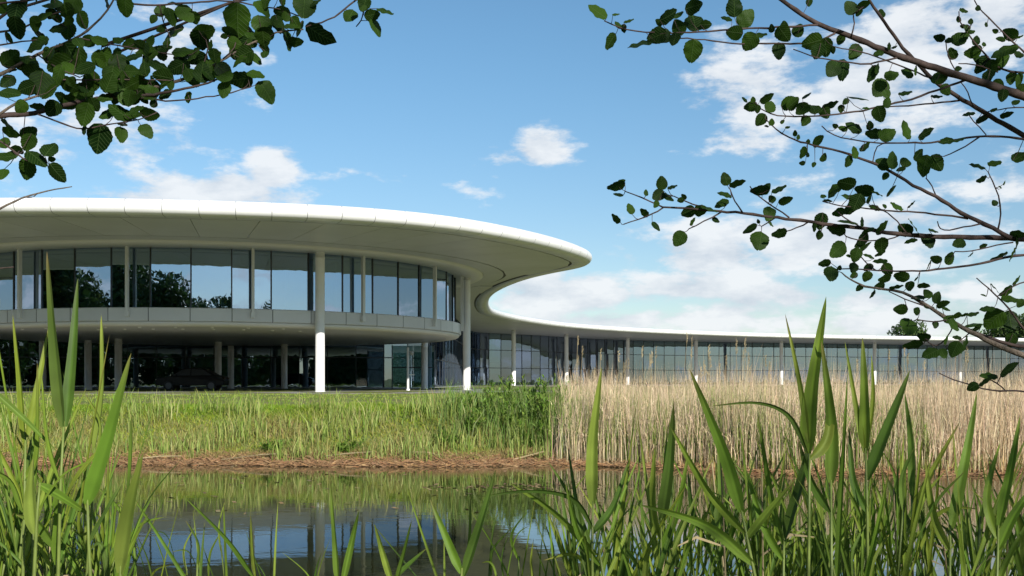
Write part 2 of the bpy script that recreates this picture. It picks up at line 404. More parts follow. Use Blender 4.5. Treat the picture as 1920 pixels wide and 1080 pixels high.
def ring(prof, mb, n=96, a0=0.0, a1=2 * math.pi):
    base = len(mb.v); k = len(prof); full = abs(a1 - a0 - 2 * math.pi) < 1e-6; m_ = n if full else n + 1
    for j in range(m_):
        t = a0 + (a1 - a0) * j / n
        for (r, z) in prof: mb.v.append((DC[0] + r * math.sin(t), DC[1] - r * math.cos(t), z))
    for j in range(n):
        for c in range(k - 1):
            a = base + j * k + c; b = base + ((j + 1) % m_) * k + c; mb.f.append((a, b, b + 1, a + 1))
mb = MB(); ring([(18.80, 9.0575), (18.55, 9.0575)], mb); bpart('soffit_joint', mb, 'joint', ROOF)
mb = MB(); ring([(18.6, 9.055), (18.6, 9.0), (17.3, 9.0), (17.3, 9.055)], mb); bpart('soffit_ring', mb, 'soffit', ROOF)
mb = MB(); ring([(17.28, 9.05), (17.26, 8.95), (17.15, 8.88), (16.95, 8.85), (15.2, 8.85), (15.2, 9.05)], mb); bpart('soffit_lip', mb, 'lip', ROOF, True)

# upper drum
DRUM = empty('upper_drum'); DRUM.parent = BLD; DRUM.matrix_parent_inverse = BINV
NP = 48; DA = 2 * math.pi / NP; T0 = -.0214
def pol(r, t): return (DC[0] + r * math.sin(t), DC[1] - r * math.cos(t))
def plate(r, ta, tb, z0, z1, th, jit=0.0):
    ja, jb, jc = (random.uniform(-jit, jit) for _ in range(3)); mb = MB()
    for z, e in ((z0, 0), (z1, jc)): mb.v += [(*p, z) for p in (pol(r + ja + e, ta), pol(r + jb + e, tb), pol(r + jb + e - th, tb), pol(r + ja + e - th, ta))]
    mb.f = [(3, 2, 1, 0), (4, 5, 6, 7), (0, 1, 5, 4), (1, 2, 6, 5), (2, 3, 7, 6), (3, 0, 4, 7)]; return mb
ZG0, ZG1 = 5.76, 8.86
for j in range(-13, 18):
    ta = T0 + (j - .5) * DA; tb = ta + DA
    bpart('glass_pane', plate(DR + random.uniform(-.004, .004), ta + .0018, tb - .0018 + random.uniform(-.0006, .0006), ZG0, ZG1, .024, .012), 'glass', DRUM)
    mb = MB(); x, y = pol(DR - .03, ta); mb.box((x, y, (ZG0 + ZG1) / 2), (.07, .16, ZG1 - ZG0), ta); bpart('mullion', mb, 'mullion', DRUM)
    # fascia panel with rounded lower lip
    mb = MB(); g_ = .0011
    ring([(DR - .1, 5.76), (DR + .36, 5.76), (DR + .40, 5.72), (DR + .40, 5.10), (DR + .37, 5.07), (DR - .1, 5.07)], mb, 2, ta + g_, tb - g_)
    bpart('fascia_panel', mb, 'fascia', DRUM)
    if j % 3 == 0:
        t = T0 + j * DA; mb = MB(); x, y = pol(DR + .50, t); mb.box((x, y, 7.1), (.14, .2, 3.6), t)
        x, y = pol(DR + .50, t); mb.box((x, y, 5.42), (.21, .195, .28), t); bpart('post', mb, 'post', DRUM)
mb = MB(); ring([(DR - .15, 5.09), (DR + .30, 5.065), (DR + .26, 4.94), (DR + .14, 4.86), (DR - .1, 4.83), (DR - .6, 4.83)], mb); bpart('lip', mb, 'lip', DRUM, True)
mb = MB(); ring([(DR - .1, 5.06), (DR + .31, 5.06), (DR + .31, 5.73), (DR - .1, 5.73)], mb); bpart('fascia_backing', mb, 'joint', DRUM)
mb = MB(); ring([(0.01, 4.84), (DR - .5, 4.84), (DR - .5, 5.70), (0.01, 5.70)], mb); bpart('floor_slab', mb, 'soffit', DRUM)
for j in range(-9, 12):
    if j % 2 == 0:
        for rr in (14.2, 12.2):
            mb = MB(); x, y = pol(rr, T0 + j * DA * .5); mb.lathe((x, y, 4.80), [(.001, 0), (.07, 0), (.09, .02), (.09, .045)], 10); bpart('downlight', mb, 'lamp_white', DRUM)
mb = MB(); ring([(7.2, 5.7), (7.2, 9.0)], mb, 40); bpart('core_wall', mb, 'core', DRUM)
for (t, r0, r1, hgt, m_) in [(-.30, 12.3, 14.0, 1.0, 'partition'), (-.02, 13.6, 14.9, 1.15, 'partition'), (.10, 12.4, 14.6, 1.0, 'partition'), (.35, 8, 12.5, 3.1, 'core'), (.78, 8, 13, 3.1, 'partition'), (-.55, 8, 13.2, 3.1, 'core'), (1.15, 8, 14.2, 3.1, 'core')]:
    mb = MB(); rm = (r0 + r1) / 2; x, y = pol(rm, t)
    if hgt < 2: mb.box((x, y, 5.71 + hgt / 2), (2.6, .08, hgt), t)
    else: mb.box((x, y, 5.71 + hgt / 2), (.15, r1 - r0, hgt), t)
    bpart('partition', mb, m_, DRUM)

# columns
def col_at(px, Y, z1=9.0, r=.25, lit=True):
    X = (px - CX) / F * Y; mb = MB()
    mb.lathe((X, Y, FLOOR), [(r * 1.12, 0), (r * 1.12, .06), (r, .075), (r, z1 - FLOOR - .35), (r * 1.06, z1 - FLOOR - .34), (r * 1.06, z1 - FLOOR - .30), (r, z1 - FLOOR - .29), (r, z1 - FLOOR + .02)], 20)
    return bpart('column', mb, 'column', None, True)
col_at(600, 56.6, 8.87); col_at(875, 70.8, 9.0)
for px, Y in [(80, 75), (165, 74), (222, 71.5), (409, 77), (433, 85), (533, 82), (796, 79)]: col_at(px, Y, 4.85, .24)
for px, Y in [(963, 148), (1062, 160), (1177, 172), (1305, 180), (1465, 186), (1640, 193), (1800, 200), (1975, 208)]: col_at(px, Y, 9.02, .30)

# main glass wall
WALL = [(-75, 82), (-50, 85), (-30, 87), (-15, 87.5), (-10.2, 88.5), (-7.6, 92), (-6.6, 100), (-6.3, 115), (-6.2, 130), (-5.9, 145), (-4.6, 154), (0, 159), (5.9, 166.5), (12.3, 175.5), (19.4, 182.5), (30, 189), (46.6, 195.5), (62, 201), (81.7, 208), (103, 216), (130, 228)]
def open_catmull(p):
    p = [np.array(x, float) for x in p]; e = [2 * p[0] - p[1]] + p + [2 * p[-1] - p[-2]]; out = []
    for i in range(1, len(e) - 2):
        for j in range(12):
            t = j / 12; a, b, c, d = e[i - 1], e[i], e[i + 1], e[i + 2]
            out.append(.5 * (2 * b + (c - a) * t + (2 * a - 5 * b + 4 * c - d) * t * t + (3 * b - a - 3 * c + d) * t ** 3))
    out.append(p[-1]); return np.array(out)
wl = resample(open_catmull(WALL), 2.3, False)
GW = empty('glass_wall'); GW.parent = BLD; GW.matrix_parent_inverse = BINV
ROWS = [(1.50, 3.92), (4.0, 6.55), (6.63, 9.03)]
def wall_tr(i0_, a):  # transform for a unit pane
    p, q_ = wl[i0_], wl[i0_ + 1]; d = q_ - p; L = np.linalg.norm(d); return p, d / L, L
pane_me = {}
for r_, (z0, z1) in enumerate(ROWS):
    mb = MB(); mb.box((1.15, .012, (z1 - z0) / 2), (2.24, .024, z1 - z0)); pane_me[r_] = mesh('glass_pane', mb.v, mb.f, 'glass_far')
mb = MB(); mb.box((0, .02, 3.8), (.055, .14, 7.55)); mull_me = mesh('mullion', mb.v, mb.f, 'mullion')
for i in range(len(wl) - 1):
    p, d, L = wall_tr(i, 0); rz = math.atan2(d[1], d[0])
    inside = np.hypot(*(p - DC)) < DR + 4 or p[0] < -36
    for r_, (z0, z1) in enumerate(ROWS):
        o = link('glass_pane', pane_me[r_], GW); o.location = (p[0], p[1], z0)
        o.rotation_euler = (0, 0, rz + random.gauss(0, .0035)); o.scale = (L / 2.3, 1, 1)
    o = link('mullion', mull_me, GW); o.location = (p[0], p[1], 1.45); o.rotation_euler = (0, 0, rz)
def wall_strip(name, offs, z0, z1, m, dep=.14):
    mb = MB(); n = len(wl); base = 0
    for i in range(n):
        d = wl[min(i + 1, n - 1)] - wl[max(i - 1, 0)]; d = d / np.linalg.norm(d); nn = np.array([d[1], -d[0]])
        for (o_, z) in ((offs, z0), (offs, z1), (offs - dep, z1), (offs - dep, z0)): mb.v.append((*(wl[i] + nn * o_), z))
    for i in range(n - 1):
        for c in range(4): mb.f.append((i * 4 + c, (i + 1) * 4 + c, (i + 1) * 4 + (c + 1) % 4, i * 4 + (c + 1) % 4))
    mb.f.append((0, 1, 2, 3)); return bpart(name, mb, m, GW)
wall_strip('transom', .035, 3.915, 4.005, 'mullion'); wall_strip('transom', .035, 6.545, 6.635, 'mullion')
wall_strip('sill', .05, 1.42, 1.50, 'slab', .2)
wall_strip('floor_slab', -.6, 4.9, 5.25, 'slab', 9); wall_strip('back_wall', -9.0, 1.45, 9.0, 'core', .2)
wall_strip('floor_finish', -.12, 1.44, 1.46, 'slab', 9)
for i in range(6, len(wl) - 4, 5):       # rooms behind the glass
    p, d, L = wall_tr(i, 0); nn = np.array([d[1], -d[0]]); c = p - nn * random.uniform(3.5, 6.5)
    mb = MB(); z = random.choice([1.46, 5.26, 5.26]); hh = random.choice([1.0, 2.2, 3.4]); mb.box((c[0], c[1], z + hh / 2), (random.uniform(1.5, 4), .12, hh), math.atan2(d[1], d[0])); bpart('partition', mb, random.choice(['partition', 'core']), GW)
for i in range(58, len(wl) - 2, 7):
    p, d, L = wall_tr(i, 0); nn = np.array([d[1], -d[0]]); c = p - nn * 2.2
    mb = MB(); mb.box((c[0], c[1], 8.25), (2.4, .3, .07), math.atan2(d[1], d[0])); mb.tube([(c[0], c[1], 8.27), (c[0], c[1], 9.05)], .03, 6); bpart('light_fitting', mb, 'lamp_white', GW)
# glazed lobby beside the drum
mb = MB(); mb.box((-5.9, 81, 3.1), (.06, .2, 3.3)); mb.box((-9.1, 81, 3.1), (.06, .2, 3.3)); mb.box((-7.5, 81, 3.05), (3.1, .12, .08)); bpart('lobby_frame', mb, 'mullion', GW)
for xx in (-8.3, -6.7):
    mb = MB(); mb.box((xx, 81, 3.1), (1.55, .03, 3.2)); bpart('glass_pane', mb, 'glass_far', GW)
# terrace and kerb
TO = -1.6
mb = MB(); pts = [off(i, TO - .34) for i in range(0, len(rim), 2)]; n = len(pts)
mb.add([(p[0], p[1], FLOOR) for p in pts] + [(p[0], p[1], .6) for p in pts], [tuple(range(n))] + [(i, i + n, (i + 1) % n + n, (i + 1) % n) for i in range(n)])
TER = tag(obj('terrace', mb.v, mb.f, 'paving'), kind='structure')
k = i0 - 12
while k < i1:
    mb = MB(); dz = random.uniform(-.012, .012); base = 0
    strip(k + .02, k + 3.98, 4, [(TO, .9), (TO, FLOOR + .0 + dz), (TO - .03, FLOOR + .03 + dz), (TO - .33, FLOOR + .03 + dz), (TO - .33, .9)], mb)
    o = bpart('kerb_stone', mb, 'kerb', TER); k += 4

# ------------------------------------------------------------------ parked car in the shade under the drum
def car(loc, rz):
    c = empty('parked_car', loc); c.rotation_euler = (0, 0, rz)
    tag(c, 'black car parked in the shade under the round upper storey', 'car')
    side = [(-2.1, .32), (-2.15, .62), (-2.05, .78), (-1.2, .90), (-.55, 1.36), (.1, 1.44), (.85, 1.38), (1.55, .98), (2.02, .90), (2.12, .6), (2.08, .32)]
    v = []; f = []; n = len(side)
    for yy, sc in ((-.86, .96), (-.80, 1.0), (.80, 1.0), (.86, .96)):
        for (x, z) in side:
            tuck = .16 * max(0, z - .9) / .5 * (1 if yy > 0 else -1); v.append((x * (1 if abs(yy) < .83 else .99), yy - tuck, .32 + (z - .32) * sc))
    for a in range(3):
        for i in range(n): f.append((a * n + i, a * n + (i + 1) % n, (a + 1) * n + (i + 1) % n, (a + 1) * n + i))
    f += [tuple(range(n))[::-1], tuple(range(3 * n, 4 * n))]
    obj('body', v, f, 'black_paint', c, False)
    for s_ in (-1, 1):
        for win in ([(-1.05, .95), (-.52, 1.30), (.02, 1.37), (.02, .95)], [(.08, .95), (.08, 1.37), (.80, 1.31), (1.35, .97)]):
            mb = MB(); mb.add([(x, s_ * (.865 - .16 * max(0, z - .9) / .5 + .01 * 0), z) for x, z in win] + [(x, s_ * (.885 - .16 * max(0, z - .9) / .5), z) for x, z in win], [(0, 1, 2, 3), (7, 6, 5, 4), (0, 4, 5, 1), (1, 5, 6, 2), (2, 6, 7, 3), (3, 7, 4, 0)]); mb.build('window', 'mullion', c)
        for x in (-1.32, 1.32):
            mb = MB(); mb.tube([(x, s_ * .70, .31), (x, s_ * .885, .31)], .31, 20); w_ = mb.build('tyre', 'tyre', c)
            mb = MB(); mb.tube([(x, s_ * .80, .31), (x, s_ * .895, .31)], .2, 12); mb.build('wheel_rim', 'rim_metal', w_)
        mb = MB(); mb.box((-2.1, s_ * .6, .66), (.09, .34, .11)); mb.build('headlight', 'lamp_white', c)
        mb = MB(); mb.box((2.08, s_ * .62, .78), (.09, .3, .1)); mb.build('tail_light', 'litter', c)
        mb = MB(); mb.box((-.85, s_ * .98, .98), (.12, .2, .12)); mb.build('mirror', 'black_paint', c)
car(((362 - CX) / F * 68, 68, FLOOR), .06)
def cctv(px, Y):
    X = (px - CX) / F * Y; c = empty('camera_pole', (X, Y, FLOOR)); tag(c, 'thin grey security camera pole beside the glazed lobby', 'camera pole')
    mb = MB(); mb.lathe((0, 0, 0), [(.12, 0), (.12, .1), (.075, .12), (.07, 2.7), (.001, 2.72)], 12); mb.build('pole', 'post', c, True)
    mb = MB(); mb.box((.12, 0, 2.45), (.3, .06, .06)); mb.build('bracket', 'grey_metal', c)
    mb = MB(); mb.lathe((.24, 0, 2.42), [(.001, -.22), (.09, -.18), (.13, -.08), (.13, 0), (.1, .03), (.001, .04)], 14); mb.build('camera_dome', 'grey_metal', c, True)
    mb = MB(); mb.box((.2, 0, 1.0), (.4, .05, .05)); mb.build('arm', 'post', c)
cctv(765, 67)

# ------------------------------------------------------------------ far bank: grass, litter, weeds, dry reeds
def scatter(n, x0, x1, d0, d1, power=1.0):
    x = RNG.uniform(x0, x1, n); d = d0 + (d1 - d0) * RNG.uniform(0, 1, n) ** power; y = shore(x) + d
    return x, y, d
# turf
x, y, d = scatter(85000, -17, 2.8, .45, 8.0, 1.25)
patch = np.sin(x * 1.7 + np.sin(d * 2.1)) * np.sin(d * 1.9 + x * .6)
h = RNG.uniform(.08, .26, len(x)) * (1 + .3 * patch) * (1 - .35 * sstep(4, 6, d))
green = colmix(len(x), [(.22, .30, .020), (.29, .34, .030), (.35, .34, .045), (.11, .17, .016), (.19, .31, .018)])
dry = colmix(len(x), [(.37, .31, .11), (.30, .28, .09), (.33, .23, .10)])
k_ = np.clip(1.2 - .30 * d + .45 * patch + RNG.normal(0, .25, len(x)), 0, 1)[:, None]
c1 = green * (1 - k_) + dry * k_
top = sstep(2.6, 4.2, d)[:, None]; c1 = c1 * (1 - .35 * top) + top * .35 * np.array([.12, .29, .015])
base = np.stack([x, y, ground_z(x, y) - .02], 1)
p1 = blades(base, h, RNG.uniform(.010, .022, len(x)), RNG.normal(0, .45, (len(x), 2)), .25, c1)
# taller blade tufts and reed shoots
x, y, d = scatter(6000, -17, 2.6, .25, 4.4)
nz_ = np.sin(x * 2.3 + 1.2 * np.sin(d * 1.7)) + np.sin(x * .9 - d * 2.6) + RNG.normal(0, .5, len(x)); ok = nz_ > .15; x, y, d = x[ok], y[ok], d[ok]
tuft = np.repeat(np.arange(len(x)), 2); x = x[tuft] + RNG.normal(0, .06, len(tuft)); y = y[tuft] + RNG.normal(0, .06, len(tuft))
hh = RNG.uniform(.22, .8, len(x)); c2 = colmix(len(x), [(.24, .32, .07), (.30, .35, .09), (.18, .27, .045), (.36, .35, .12)])
p2 = blades(np.stack([x, y, ground_z(x, y) - .02], 1), hh, RNG.uniform(.012, .026, len(x)), RNG.normal(0, .18, (len(x), 2)), .1, c2)
# grass tips by the kerb
x = RNG.uniform(-40, 4, 26000); y = RNG.uniform(30, 46.5, 26000); h3 = RNG.uniform(.04, .12, len(x)); tall = (RNG.random(len(x)) < .14) & (y < 33); h3[tall] += RNG.uniform(.15, .62, tall.sum())
keep = np.ones(len(x), bool)
p3 = blades(np.stack([x, y, ground_z(x, y) - .02], 1), h3, RNG.uniform(.014, .03, len(x)), RNG.normal(0, .3, (len(x), 2)), .15, colmix(len(x), [(.18, .30, .022), (.23, .31, .04), (.29, .34, .07)]))
x = RNG.uniform(-1.9, 1.6, 900); y = RNG.uniform(26.6, 30.5, 900)
p4 = blades(np.stack([x, y, ground_z(x, y) - .02], 1), RNG.uniform(.5, 1.15, 900), RNG.uniform(.012, .024, 900), RNG.normal(0, .2, (900, 2)), .12, colmix(900, [(.15, .25, .05), (.20, .29, .08), (.24, .29, .10), (.12, .21, .035)]))
bulk('bank_grass', *[z for z in join_parts([p1, p2, p3, p4])][:3], 'grass', join_parts([p1, p2, p3, p4])[3])
tag(bpy.data.objects['bank_grass'], 'green grass and young shoots covering the sloping far bank', 'grass')
# litter of dead stems by the water line
n = 9000; x, y, d = scatter(n, -17, 22, -.25, .95)
an = RNG.normal(0, .5, n); L = RNG.uniform(.12, .5, n); z = np.maximum(ground_z(x, y), .0) + RNG.uniform(.0, .06, n)
dx, dy = np.cos(an) * L / 2, np.sin(an) * L / 2; wz = RNG.uniform(.008, .018, n); tz = RNG.normal(0, .06, n)
v = np.stack([np.stack([x - dx, y - dy, z - tz], 1), np.stack([x + dx, y + dy, z + tz], 1), np.stack([x + dx, y + dy + .004, z + tz + wz], 1), np.stack([x - dx, y - dy + .004, z - tz + wz], 1)], 1).reshape(-1, 3)
qd = np.arange(n)[:, None] * 4 + np.arange(4)
tag(bulk('reed_litter', v, np.zeros((0, 3), int), qd, 'litter', np.repeat(colmix(n, [(.25, .13, .055), (.18, .09, .04), (.34, .22, .11), (.13, .07, .03), (.28, .16, .07)], .2), 4, 0)), 'brown dead stems lying along the far water line', 'litter')
for (px, py, L, a) in [(470, 860, 1.4, .12), (650, 865, 1.2, .1), (520, 852, .9, -.08), (985, 852, .9, .3), (800, 864, .8, -.2), (300, 868, 1.0, .05)]:
    p = P(px, py, 25.7); mb = MB(); zz = float(ground_z(p.x, 25.7)) + .05
    mb.tube([(-L / 2, 0, -a * L / 2 * .6 + .06), (0, 0, .1), (L / 2, .05, a * L / 2 + .08)], [.016, .014, .008], 6)
    o = mb.build('fallen_stem', 'dead_leaf'); o.location = (p.x, 25.7, zz); tag(o, 'pale dead reed stem lying on the brown water edge', 'stem', 'fallen stems along the far water edge')
# floating bits
n = 420; x = RNG.uniform(-10, 8, n); y = RNG.uniform(16, 25, n); cl = RNG.random(n) < .5; x[cl] = RNG.normal(.2, 1.0, cl.sum()); y[cl] = RNG.normal(20.2, .35, cl.sum())
s1 = RNG.uniform(.015, .07, n); an = RNG.uniform(0, 6.28, n); z = np.full(n, .006)
ca, sa = np.cos(an), np.sin(an)
quad = [np.stack([x + s1 * (a * ca - b * .5 * sa), y + s1 * (a * sa + b * .5 * ca), z + (.012 if i_ in (1, 2) else 0)], 1) for i_, (a, b) in enumerate(((-1, -1), (1, -1), (1, 1), (-1, 1)))]
tag(bulk('floating_debris', np.stack(quad, 1).reshape(-1, 3), np.zeros((0, 3), int), np.arange(n)[:, None] * 4 + np.arange(4), 'litter', np.repeat(colmix(n, [(.10, .06, .03), (.30, .18, .09), (.05, .035, .02), (.4, .3, .15)], .2), 4, 0)), 'small brown bits of plant debris floating on the pond', 'debris')
# dry reed bed
def reed_bed(n, x0, x1, dd0, dd1, hlo, hhi, cols, w0, w1, name, label, leafy=True):
    x = RNG.uniform(x0, x1, n); d = dd0 + (dd1 - dd0) * RNG.uniform(0, 1, n) ** 1.4; y = shore(x) + d
    x = np.where(x < 1.9, x + RNG.exponential(.55, n), x) * (1 + d * .03)
    zb = ground_z(x, y); h = RNG.uniform(hlo, hhi, n) * (.9 + .12 * np.sin(x * 1.9 + np.sin(d)) * np.sin(x * .77 + 1) + .05 * np.sin(x * 5.1 + d * 2)) * (.7 + .3 * sstep(0, 1.2, d)) - np.maximum(zb - .15, 0) * .9; h = np.maximum(h, .3); n = len(x)
    lean = RNG.normal(0, .09, (n, 2)); w = RNG.uniform(w0, w1, n)
    c = colmix(n, cols, .16)
    pr = [blades(np.stack([x, y, zb - .05], 1), h, w, lean, .04, c)]
    if leafy:
        m_ = int(n * .55); i = RNG.integers(0, n, m_); t = RNG.uniform(.2, .82, m_)
        b = np.stack([x[i] + lean[i, 0] * h[i] * t ** 2, y[i] + lean[i, 1] * h[i] * t ** 2, zb[i] + h[i] * t * .97], 1)
        pr.append(blades(b, RNG.uniform(.10, .32, m_), RNG.uniform(.007, .015, m_), RNG.normal(0, .7, (m_, 2)), .3, c[i] * 1.05))
    v_, t_, q_, c_ = join_parts(pr); tag(bulk(name, v_, t_, q_, 'dry_reed', c_), label, 'reeds')
TAN = [(.61, .47, .31), (.53, .40, .255), (.67, .53, .36), (.46, .34, .205), (.55, .45, .27)]
reed_bed(42000, 1.0, 19, .1, 16, 1.2, 2.6, TAN, .006, .012, 'dry_reed_bed', 'tall pale dry reeds standing dense along the far shore')
reed_bed(6500, .8, 9, .2, 8, 1.3, 2.15, [(.19, .26, .05), (.24, .28, .08), (.15, .23, .04)], .011, .020, 'green_reed_shoots', 'green young shoots mixed among the dry reeds near the leafy weeds')
reed_bed(2600, 3, 18, .0, 1.2, .3, .8, [(.26, .30, .08), (.40, .30, .15), (.45, .28, .13)], .012, .02, 'reed_stubble', 'short brown and green stubble at the foot of the dry reeds')
reed_bed(3000, 1.3, 19, .4, 9, 2.0, 3.0, TAN, .006, .010, 'tall_dry_stems', 'thin dry stems standing taller than the rest of the dry reeds', False)
reed_bed(700, .7, 3.2, .1, 5, .7, 2.2, TAN, .006, .011, 'edge_dry_stems', 'scattered thin dry stems between the leafy weeds and the dry reeds')
# single plumed dry reeds that rise above the bed
for i in range(52):
    px = random.choice([random.uniform(1065, 1300), random.uniform(1290, 1460), random.uniform(1060, 1900)]); Y = random.uniform(26, 33)
    top = random.uniform(640, 700) if i > 4 else random.uniform(610, 640)
    X = (px - CX) / F * Y; zt = EYE + (HY - top) / F * Y; zb = float(ground_z(X, Y)); c = empty('plumed_reed', (X, Y, zb - .05)); H_ = zt - zb
    ln = random.gauss(0, .05); mb = MB(); mb.tube([(0, 0, 0), (ln * .4, 0, H_ * .5), (ln * 1.4, 0, H_ * .95)], [.007, .006, .004], 5); mb.build('stem', 'dead_leaf', c)
    mb = MB()
    for j in range(16):
        t = j / 16; a = random.uniform(0, 6.28); p0 = Vector((ln * 1.2 + random.uniform(-.01, .01), 0, H_ * (.86 + .12 * t))); p1_ = p0 + Vector((math.cos(a) * .03 + .02, math.sin(a) * .03, .07 * random.uniform(.4, 1.1)))
        mb.tube([p0, (p0 + p1_) / 2 + Vector((.008, 0, 0)), p1_], [.003, .009, .002], 4)
    mb.build('plume', 'dead_leaf', c)
    tag(c, 'dry reed with a feathery brown plume standing above the reed bed', 'reed', 'plumed reeds above the dry reed bed')
# leafy weeds between the grass bank and the dry reeds
def weed(x, y, hgt, rad, seed, label):
    rg = np.random.default_rng(seed); zb = float(ground_z(x, y)); c = empty('leafy_weed', (x, y, zb - .03)); mb = MB(); bp = []; 
    for s_ in range(13):
        a = rg.uniform(0, 6.28); r = rad * rg.uniform(0, 1) ** .6; bx, by = math.cos(a) * r, math.sin(a) * r; H_ = hgt * rg.uniform(.35, 1.05); lx, ly = rg.normal(0, .12, 2)
        mb.tube([(bx, by, 0), (bx + lx * .3, by + ly * .3, H_ * .6), (bx + lx, by + ly, H_)], [.012, .009, .004], 5)
        m_ = 38; t = rg.uniform(.12, 1, m_); bp.append(np.stack([bx + lx * t ** 2, by + ly * t ** 2, H_ * t], 1))
    mb.build('stem', 'reed_stem', c); b = np.concatenate(bp); n = len(b)
    pp = blades(b, rg.uniform(.10, .22, n), rg.uniform(.018, .036, n), rg.normal(0, .9, (n, 2)), .45, colmix(n, [(.13, .25, .026), (.17, .29, .036), (.22, .32, .055), (.09, .17, .02)], .2))
    bulk('foliage', pp[0], pp[1], pp[2], 'grass', pp[3], None, c); tag(c, label, 'weed', 'leafy weeds at the edge of the reed bed')
for i, (px, Y, hgt, rad) in enumerate([(890, 27.6, .8, .35), (925, 28.6, 1.0, .4), (955, 27.6, 1.05, .4), (985, 28.8, 1.3, .45), (1010, 27.8, 1.25, .4), (1030, 28.6, 1.35, .4), (1046, 27.4, 1.1, .28), (905, 29.4, .8, .4), (960, 29.8, 1.0, .5), (1000, 26.9, .8, .35), (870, 28.8, .55, .3)]):
    weed((px - CX) / F * Y, Y, hgt, rad, 40 + i, 'bushy green leafy weed between the grass bank and dry reeds')
for i, (px, Y) in enumerate([(520, 26.5), (655, 26.4), (840, 26.9)]):
    c = weed((px - CX) / F * Y, Y, .32, .35, 80 + i, 'low dark green weed clump in the grass of the far bank')

# ------------------------------------------------------------------ trees in the background
def crown_mesh(name, blobs, n, size, cols, seed):
    rg = np.random.default_rng(seed); V = []
    vol = np.array([b[3] ** 3 for b in blobs]); pick = rg.choice(len(blobs), n, p=vol / vol.sum())
    d = rg.normal(size=(n, 3)); d /= np.linalg.norm(d, axis=1)[:, None]; rr = rg.uniform(.25, 1.05, n) ** .5
    B = np.array([b[:3] for b in blobs])[pick]; RR = np.array([b[3] for b in blobs])[pick]
    p = B + d * (rr * RR)[:, None] * np.array([1, 1, .8])
    u = rg.normal(size=(n, 3)); u /= np.linalg.norm(u, axis=1)[:, None]; w = np.cross(u, rg.normal(size=(n, 3))); w /= np.linalg.norm(w, axis=1)[:, None]
    s_ = (size * rg.uniform(.6, 1.4, n))[:, None]
    v = np.stack([p - u * s_, p + w * s_ * .55, p + u * s_, p - w * s_ * .55], 1).reshape(-1, 3)
    return v, np.arange(n)[:, None] * 4 + np.arange(4), np.repeat(colmix(n, cols, .2), 4, 0)
def tree(name, loc, H_, Wd, n, size, cols, seed, label, group):
    c = empty(name, loc); rg = random.Random(seed); mb = MB()
    mb.tube([(0, 0, -.3), (.1, 0, H_ * .2), (-.1, .1, H_ * .5), (.05, 0, H_ * .85)], [H_ * .022, H_ * .017, H_ * .011, H_ * .003], 8)
    blobs = []
    for i in range(19):
        t = rg.uniform(.10, .95); a = rg.uniform(0, 6.28); w_ = Wd * .5 * (1 - abs(t - .5) * .9) * rg.uniform(.35, .8)
        e = (math.cos(a) * w_, math.sin(a) * w_, H_ * t); mb.tube([(0, 0, H_ * t * .75), (e[0] * .5, e[1] * .5, H_ * t * .92), e], [H_ * .007, H_ * .005, H_ * .002], 5)
        blobs.append((*e, Wd * rg.uniform(.16, .27)))
    blobs.append((0, 0, H_ * .93, Wd * .16)); mb.build('trunk', 'bark', c)
    v, q_, cc = crown_mesh('crown', blobs, n, size, cols, seed); bulk('crown', v, np.zeros((0, 3), int), q_, 'foliage', cc, None, c)
    tag(c, label, 'tree', group); return c
def copy_tree(o, loc, sc, rz, label):
    c = o.copy(); COL.objects.link(c); c.location = loc; c.scale = (sc, sc, sc); c.rotation_euler = (0, 0, rz); c['label'] = label
    for ch in [x for x in bpy.data.objects if x.parent == o]:
        k_ = ch.copy(); COL.objects.link(k_); k_.parent = c
    return c
GREEN = [(.045, .085, .02), (.06, .11, .025), (.035, .065, .015), (.08, .12, .03)]
LB = 'leafy green tree in the wood reflected in the building glass'
tA = tree('broadleaf_tree', (-46, -22, .3), 15, 12, 9000, .30, GREEN, 5, LB, 'trees reflected in the glass')
for i in range(78):
    a = R(115 + i * 2.1 + random.uniform(-1, 1)); rr = random.uniform(52, 95) * (1.25 if a > R(205) else 1.0)
    copy_tree(tA, (math.sin(a) * rr, math.cos(a) * rr, .3), random.uniform(.8, 1.2) * (1.25 if a > R(205) else .9), i * 1.3, LB)
for i, (px, Y, top) in enumerate([(1703, 245, 602), (1882, 240, 596), (1940, 236, 588), (1990, 225, 600)]):
    X = (px - CX) / F * Y; H_ = EYE + (HY - top) / F * Y - 1.2
    copy_tree(tA, (X, Y, 1.2), H_ / 15, i * 2.1, 'distant green tree behind the far end of the white roof')['group'] = 'trees behind the far end of the roof'

# ------------------------------------------------------------------ alder branches over the water
def leaf_mesh(seed):
    rg = random.Random(seed); n = 15; v = []; f = []
    cup = rg.uniform(-.12, .22); bendl = rg.uniform(-.28, .12); wav = rg.uniform(.01, .035); wide = rg.uniform(.40, .46); asym = rg.uniform(-.06, .06); notch = rg.uniform(0, .05)
    for i in range(n):
        t = i / (n - 1); w_ = wide * (math.sin(math.pi * t ** .82) ** .62 if 0 < i < n - 1 else (.02 if i == 0 else .10)); z0 = bendl * t * t
        tooth = .011 * (1 if i % 2 else -1) * (0 if i in (0, n - 1) else 1)
        for u in (-1, -.55, 0, .55, 1):
            a = abs(u); ww = w_ * u * (1 + asym * u) + (tooth * u + rg.uniform(-.012, .012) if a == 1 else 0)
            v.append((ww, t - .04 * a * math.sin(math.pi * t) - (notch * (1 - a) if i == n - 1 else 0), z0 + cup * w_ * a * 1.2 + math.sin(t * 16 + u * 2) * wav * a))
    for i in range(n - 1):
        for j in range(4): a = i * 5 + j; f.append((a, a + 1, a + 6, a + 5))
    return mesh('leaf', v, f, 'leaf', True)
LEAVES = [leaf_mesh(200 + i) for i in range(14)]
